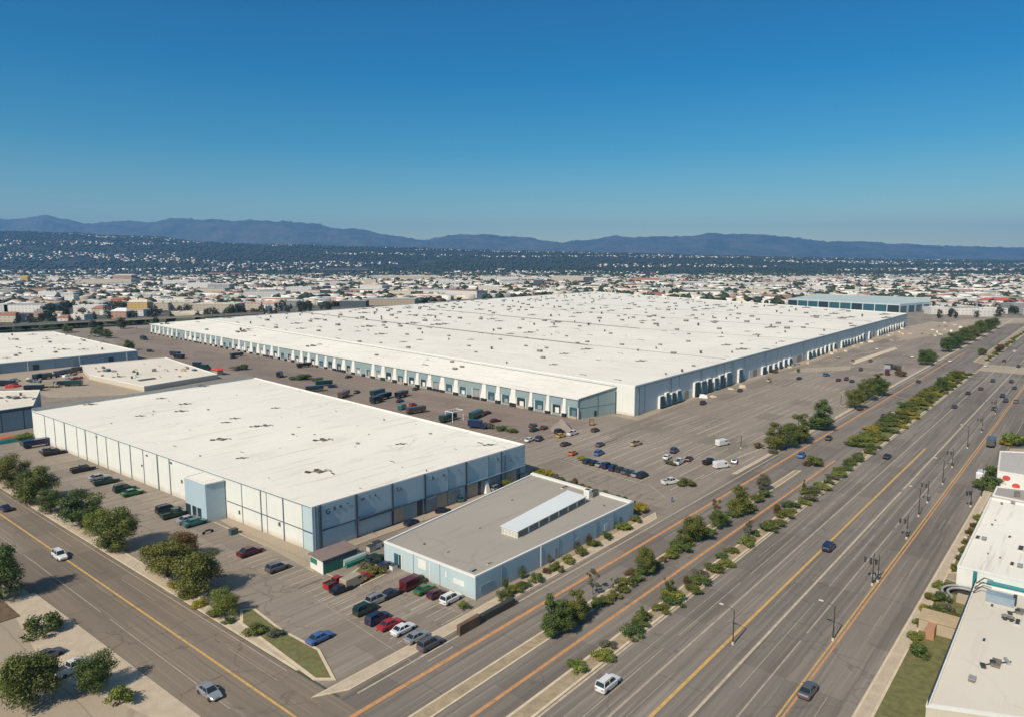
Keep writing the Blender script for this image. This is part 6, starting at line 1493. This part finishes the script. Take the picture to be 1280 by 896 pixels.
c1 = mixc(nt, rng(nt, noise(nt, w, .006, 6, .7), .42, .6), (.012, .018, .011), (.04, .042, .03)); lk(nt, c1, b.inputs['Base Color']); b.inputs['Roughness'].default_value = 1
bp = N(nt, 'ShaderNodeBump', Strength=1.0, Distance=12); lk(nt, noise(nt, w, .02, 4, .7), bp.inputs['Height']); lk(nt, bp.outputs[0], b.inputs['Normal'])
MNTM, nt, b = newmat('mountain_slope'); w = coords(nt)
c1 = mixc(nt, rng(nt, noise(nt, w, .002, 6, .7), .4, .6), (.035, .045, .03), (.10, .09, .07)); lk(nt, c1, b.inputs['Base Color']); bp = N(nt, 'ShaderNodeBump', Strength=1.0, Distance=140); lk(nt, noise(nt, w, .0022, 6, .6), bp.inputs['Height']); lk(nt, bp.outputs[0], b.inputs['Normal']); b.inputs['Roughness'].default_value = 1
hills, HV = ridged('hills', HILL_TOP, 3300, 6500, 8200, 260, 40, HILLM, 'low dark wooded hills full of small houses', .10, (-500, 1700))
mnt, MV = ridged('mountains', MNT_TOP, 9500, 13500, 15500, 420, 40, MNTM, 'long blue mountain range along the horizon', .22, (-450, 1700))
# small crest bumps on mountains
mm = np.empty(len(mnt.data.vertices) * 3, np.float32); mnt.data.vertices.foreach_get('co', mm); mm = mm.reshape(-1, 3)
mm[:, 2] += (mm[:, 2] > 60) * rn.normal(size=len(mm)) * 9; mnt.data.vertices.foreach_set('co', mm.ravel()); mnt.data.update()
def ground_z(x, y):
    d = np.clip((y - 3300) / (8200 - 3300) * 39, 0, 38.999); px = x / np.maximum(y, 1) * 888 + 640; i = np.clip((px + 500) / 2200 * 259, 0, 258.999)
    j0 = d.astype(int); i0 = i.astype(int); fj = d - j0; fi = i - i0; Z = HV[:, :, 2]
    z = Z[j0, i0] * (1 - fj) * (1 - fi) + Z[j0 + 1, i0] * fj * (1 - fi) + Z[j0, i0 + 1] * (1 - fj) * fi + Z[j0 + 1, i0 + 1] * fj * fi
    return np.where(y > 3300, np.maximum(z, 0), 0)
def clump(x, y, s, seed):
    # cheap smooth noise field in [0,1]
    r_ = np.random.RandomState(seed); v = 0
    for k in range(8):
        a_, b_ = r_.normal(size=2) / s; v = v + np.sin(x * a_ + y * b_ * 1.8 + r_.uniform(0, 6.28))
    return .5 + v / 8 * .9
RS = np.random.RandomState(12)
def scatter(n, y0, y1, pw):
    y = y0 + (y1 - y0) * RS.random_sample(n) ** pw; px = RS.uniform(-160, 1440, n); x = (px - 640) / 888 * y
    return x, y, px
# individual near trees (within ~300), then the rest as one wood
x, y, px = scatter(34000, 640, 6400, .85)
row = HZ + H * 888 / y
lim = np.array([rowat(p) if 0 < p < 1280 else 400 for p in px]); ok = row < lim - .5
ok &= ~((px > 985) & (px < 1168) & (y < 1150))
rl = np.array([roofline_y(p) if 188 < p < 1125 else 999 for p in px]); ok &= (row - 9 * 888 / y < rl)
cf = clump(x, y, 160, 4); cf2 = clump(x, y, 420, 9)
ok &= (cf * .6 + cf2 * .5 > np.where(px > 880, .37, .26) - .14 * (y > 2600) * (px < 1000)) | (RS.random_sample(len(x)) < .12)
# keep off buildings
occ = np.array(OCC)
for (a_, b_, c_) in OCC: ok &= ((x - a_) ** 2 + (y - b_ - c_ * .5) ** 2 > (c_ * .75) ** 2) & ~((abs(x - a_) < c_ * .8) & (y < b_) & (y > b_ - 40 - c_))
x, y, px = x[ok], y[ok], px[ok]
order = np.argsort(y); x, y, px = x[order], y[order], px[order]
inview = (px > 0) & (px < 1280)
idx = np.where(inview)[0][:200]
TREES = []
prot = []
for k in range(4):
    r_ = random.Random(k + 50); cl = crown_clumps('round' if k < 3 else 'tall', 200 + k); v = leaf_cloud(cl, 420, .06, 300 + k)
    prot.append(mesh_np('crown', v, quads(420), [FARLEAF]))
tk = MB(); tk.tube((0, 0, 0), (0, 0, .4), .04, .03, BARK, 5); tko = tk.build('trunk'); tkm = tko.data; bpy.data.objects.remove(tko)
for k in idx:
    r = empty('city_tree', (x[k], y[k], 0), RS.uniform(0, 6.28)); hgt = RS.uniform(7, 13); wd = hgt * RS.uniform(.8, 1.3); r.scale = (wd, wd, hgt)
    c = bpy.data.objects.new('crown', prot[RS.randint(0, 4)]); COL.objects.link(c); c.parent = r
    t = bpy.data.objects.new('trunk', tkm); COL.objects.link(t); t.parent = r
    META[r.name] = ('tree', '', '', float(px[k]), float(HZ + H * 888 / y[k])); tag(r, 'x', 'tree'); TREES.append(r)
rest = np.ones(len(x), bool); rest[idx] = False
x, y, px = x[rest], y[rest], px[rest]
z = ground_z(x, y); hh = RS.uniform(3.0, 6.0, len(x)) * np.where(y > 3000, 1.25, 1); ww_ = hh * RS.uniform(.8, 1.7, len(x))
# keep total moderate
v, f = blobs(np.stack([x, y, z + hh * .7], 1), ww_, hh, 5)
me = mesh_np('far_trees', v, f, [FARLEAF]); o_ = bpy.data.objects.new('far_trees', me); COL.objects.link(o_); tag(o_, 'countless dark trees spread through the far city and hills', 'trees', None, 'stuff')
print('far trees', len(x))
# far houses
x, y, px = scatter(23000, 860, 7000, 1.15)
z = ground_z(x, y); cf = clump(x, y, 300, 21)
dense = np.where(y > 3300, np.where(y > 4600, .70, .60), .24) + np.where((px > 880) & (y < 3600), -.2, 0)
row = HZ + H * 888 / y; lim = np.array([rowat(p) if 0 < p < 1280 else 400 for p in px]); rl = np.array([roofline_y(p) if 188 < p < 1125 else 999 for p in px])
ok = (cf > dense) & (row < lim - 2) & (row - 9 * 888 / y < rl) & ~((px > 985) & (px < 1168) & (y < 1200))
for (a_, b_, c_) in OCC: ok &= ((x - a_) ** 2 + (y - b_) ** 2 > (c_ + 12) ** 2)
x, y, z, px = x[ok], y[ok], z[ok], px[ok]
n = len(x); w_ = RS.uniform(7, 16, n) * np.where((y < 3600) & (RS.random_sample(n) < .40), 3.4, 1); d_ = RS.uniform(8, 18, n); h_ = RS.uniform(3, 6.5, n)
bx = np.array([(-.5, 0, -.5), (.5, 0, -.5), (.5, 1, -.5), (-.5, 1, -.5), (-.5, 0, 1), (.5, 0, 1), (.5, 1, 1), (-.5, 1, 1)], float)
v = bx[None] * np.stack([w_, d_, h_], 1)[:, None, :] + np.stack([x, y, z + 1.5], 1)[:, None, :]
fb = np.array([(0, 1, 5, 4), (1, 2, 6, 5), (2, 3, 7, 6), (3, 0, 4, 7), (4, 5, 6, 7)]); f = (fb[None] + (np.arange(n) * 8)[:, None, None]).reshape(-1, 4)
mi = np.zeros((n, 5), int); side = RS.choice(5, n, p=[.42, .26, .12, .08, .12]); roof_ = RS.choice(5, n, p=[.42, .2, .08, .2, .10]); mi[:] = side[:, None]; mi[:, 4] = roof_
me = mesh_np('far_houses', v.reshape(-1, 3), f, [ROOFS['white'], ROOFS['cream'], ROOFS['tan'], ROOFS['tile'], ROOFS['grey']], mi.ravel()); o_ = bpy.data.objects.new('far_houses', me); COL.objects.link(o_); tag(o_, 'countless tiny pale houses of the far city and hillsides', 'houses', None, 'stuff')
print('far houses', n)

# ================================================================== LABELS that single out
ORD = ['', 'leftmost', 'second from left', 'third from left', 'fourth from left', 'fifth from left', 'sixth from left', 'seventh from left', 'eighth from left', 'ninth from left', 'tenth from left']
def ordn(i, n):
    if n == 1: return ''
    if i == n and n > 1: return 'rightmost'
    if i <= 10: return ORD[i]
    if n - i <= 9: return ORD[n - i + 1].replace('left', 'right')
    return 'number %d from left' % i
def band(yb): return 'nearest' if yb > 384 else 'near' if yb > 370 else 'middle' if yb > 358 else 'farther' if yb > 348 else 'farthest'
grp = {}
for r in CB + TREES:
    s = META[r.name]; z_ = zone(s[3])
    if s[0] == 'tree': base = 'dark leafy tree in the %s blocks %s' % (band(s[4]), z_); key = base
    else:
        c = s[1]; rf_ = {'tile': 'tiled'}.get(s[2], s[2]); base = '%s %s building, %s roof, %s blocks %s' % (s[0], c, rf_, band(s[4]), z_); key = base
    grp.setdefault(key, []).append((s[3], r))
for base, L in grp.items():
    L.sort(key=lambda t: t[0])
    for i, (px_, r) in enumerate(L):
        o_ = ordn(i + 1, len(L)); lab = (o_ + ' ' + base).strip(); ws = lab.split()
        if len(ws) > 16: lab = lab.replace('from left', 'left').replace(' building,', ',').replace('blocks ', '').replace('the giant roof', 'giant roof')
        r['label'] = lab
for r in TREES: r['group'] = 'trees of the far city'
for r in CB: r['group'] = 'buildings of the far city'
# shrub rows with shared labels get an order of their own
byl = {}
for ob in list(bpy.data.objects):
    if ob.parent is None and 'label' in ob.keys(): byl.setdefault(ob['label'], []).append(ob)
for lab, L in byl.items():
    if len(L) > 1:
        L.sort(key=lambda ob: PX(ob.location)[0])
        for i, ob in enumerate(L):
            ob['label'] = (ordn(i + 1, len(L)) + ' ' + lab)
            if 'group' not in ob.keys(): ob['group'] = lab[:40]

# ================================================================== AIR, SKY, SUN
hz = bpy.data.materials.new('haze_air'); hz.use_nodes = True; nt = hz.node_tree
nt.nodes.remove(nt.nodes['Principled BSDF']); pv = nt.nodes.new('ShaderNodeVolumePrincipled')
pv.inputs['Color'].default_value = (.20, .52, 1.0, 1); pv.inputs['Density'].default_value = 7.6e-5; pv.inputs['Anisotropy'].default_value = .1
nt.links.new(pv.outputs[0], nt.nodes['Material Output'].inputs['Volume'])
a = MB(); a.box((0, 7600, 449), (36000, 17000, 900), hz); o_ = a.build('haze'); tag(o_, 'thin blue air between the camera and the mountains', 'haze', None, 'stuff')

SUN_AZ = R(217.5); SUN_EL = R(43)
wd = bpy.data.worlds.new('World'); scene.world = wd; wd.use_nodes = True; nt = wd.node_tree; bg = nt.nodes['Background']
sky = nt.nodes.new('ShaderNodeTexSky'); sky.sky_type = 'NISHITA'; sky.sun_disc = False; sky.sun_elevation = SUN_EL; sky.sun_rotation = SUN_AZ
sky.altitude = 300; sky.air_density = 1.0; sky.dust_density = .3; sky.ozone_density = 3.0
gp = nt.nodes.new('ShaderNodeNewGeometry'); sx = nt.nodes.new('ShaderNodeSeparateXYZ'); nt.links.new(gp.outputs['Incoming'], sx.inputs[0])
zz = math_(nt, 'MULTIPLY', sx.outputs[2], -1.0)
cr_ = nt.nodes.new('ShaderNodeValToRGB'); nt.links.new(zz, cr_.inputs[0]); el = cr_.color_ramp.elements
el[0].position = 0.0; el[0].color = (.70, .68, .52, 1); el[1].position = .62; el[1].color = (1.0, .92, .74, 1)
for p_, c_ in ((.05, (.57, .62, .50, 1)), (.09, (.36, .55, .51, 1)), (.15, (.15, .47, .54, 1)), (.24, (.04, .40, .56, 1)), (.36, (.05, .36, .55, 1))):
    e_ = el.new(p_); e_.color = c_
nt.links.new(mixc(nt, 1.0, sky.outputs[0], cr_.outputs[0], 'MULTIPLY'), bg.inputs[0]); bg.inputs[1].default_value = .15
sl = bpy.data.lights.new('sun', 'SUN'); sl.energy = 5.0; sl.angle = R(.53); sl.color = (1, .885, .73)
so = bpy.data.objects.new('sun', sl); COL.objects.link(so)
Ld = Vector((-math.sin(SUN_AZ) * math.cos(SUN_EL), -math.cos(SUN_AZ) * math.cos(SUN_EL), -math.sin(SUN_EL)))
so.rotation_euler = Ld.to_track_quat('-Z', 'Y').to_euler()
scene.render.engine = 'CYCLES'
scene.view_settings.view_transform = 'Standard'; scene.view_settings.look = 'None'; scene.view_settings.exposure = .10; scene.view_settings.gamma = 1
scene.cycles.volume_bounces = 0; scene.cycles.max_bounces = 4
for r, _, _ in PROTO.values():
    if r.location.z < -10: r.location.z = -50
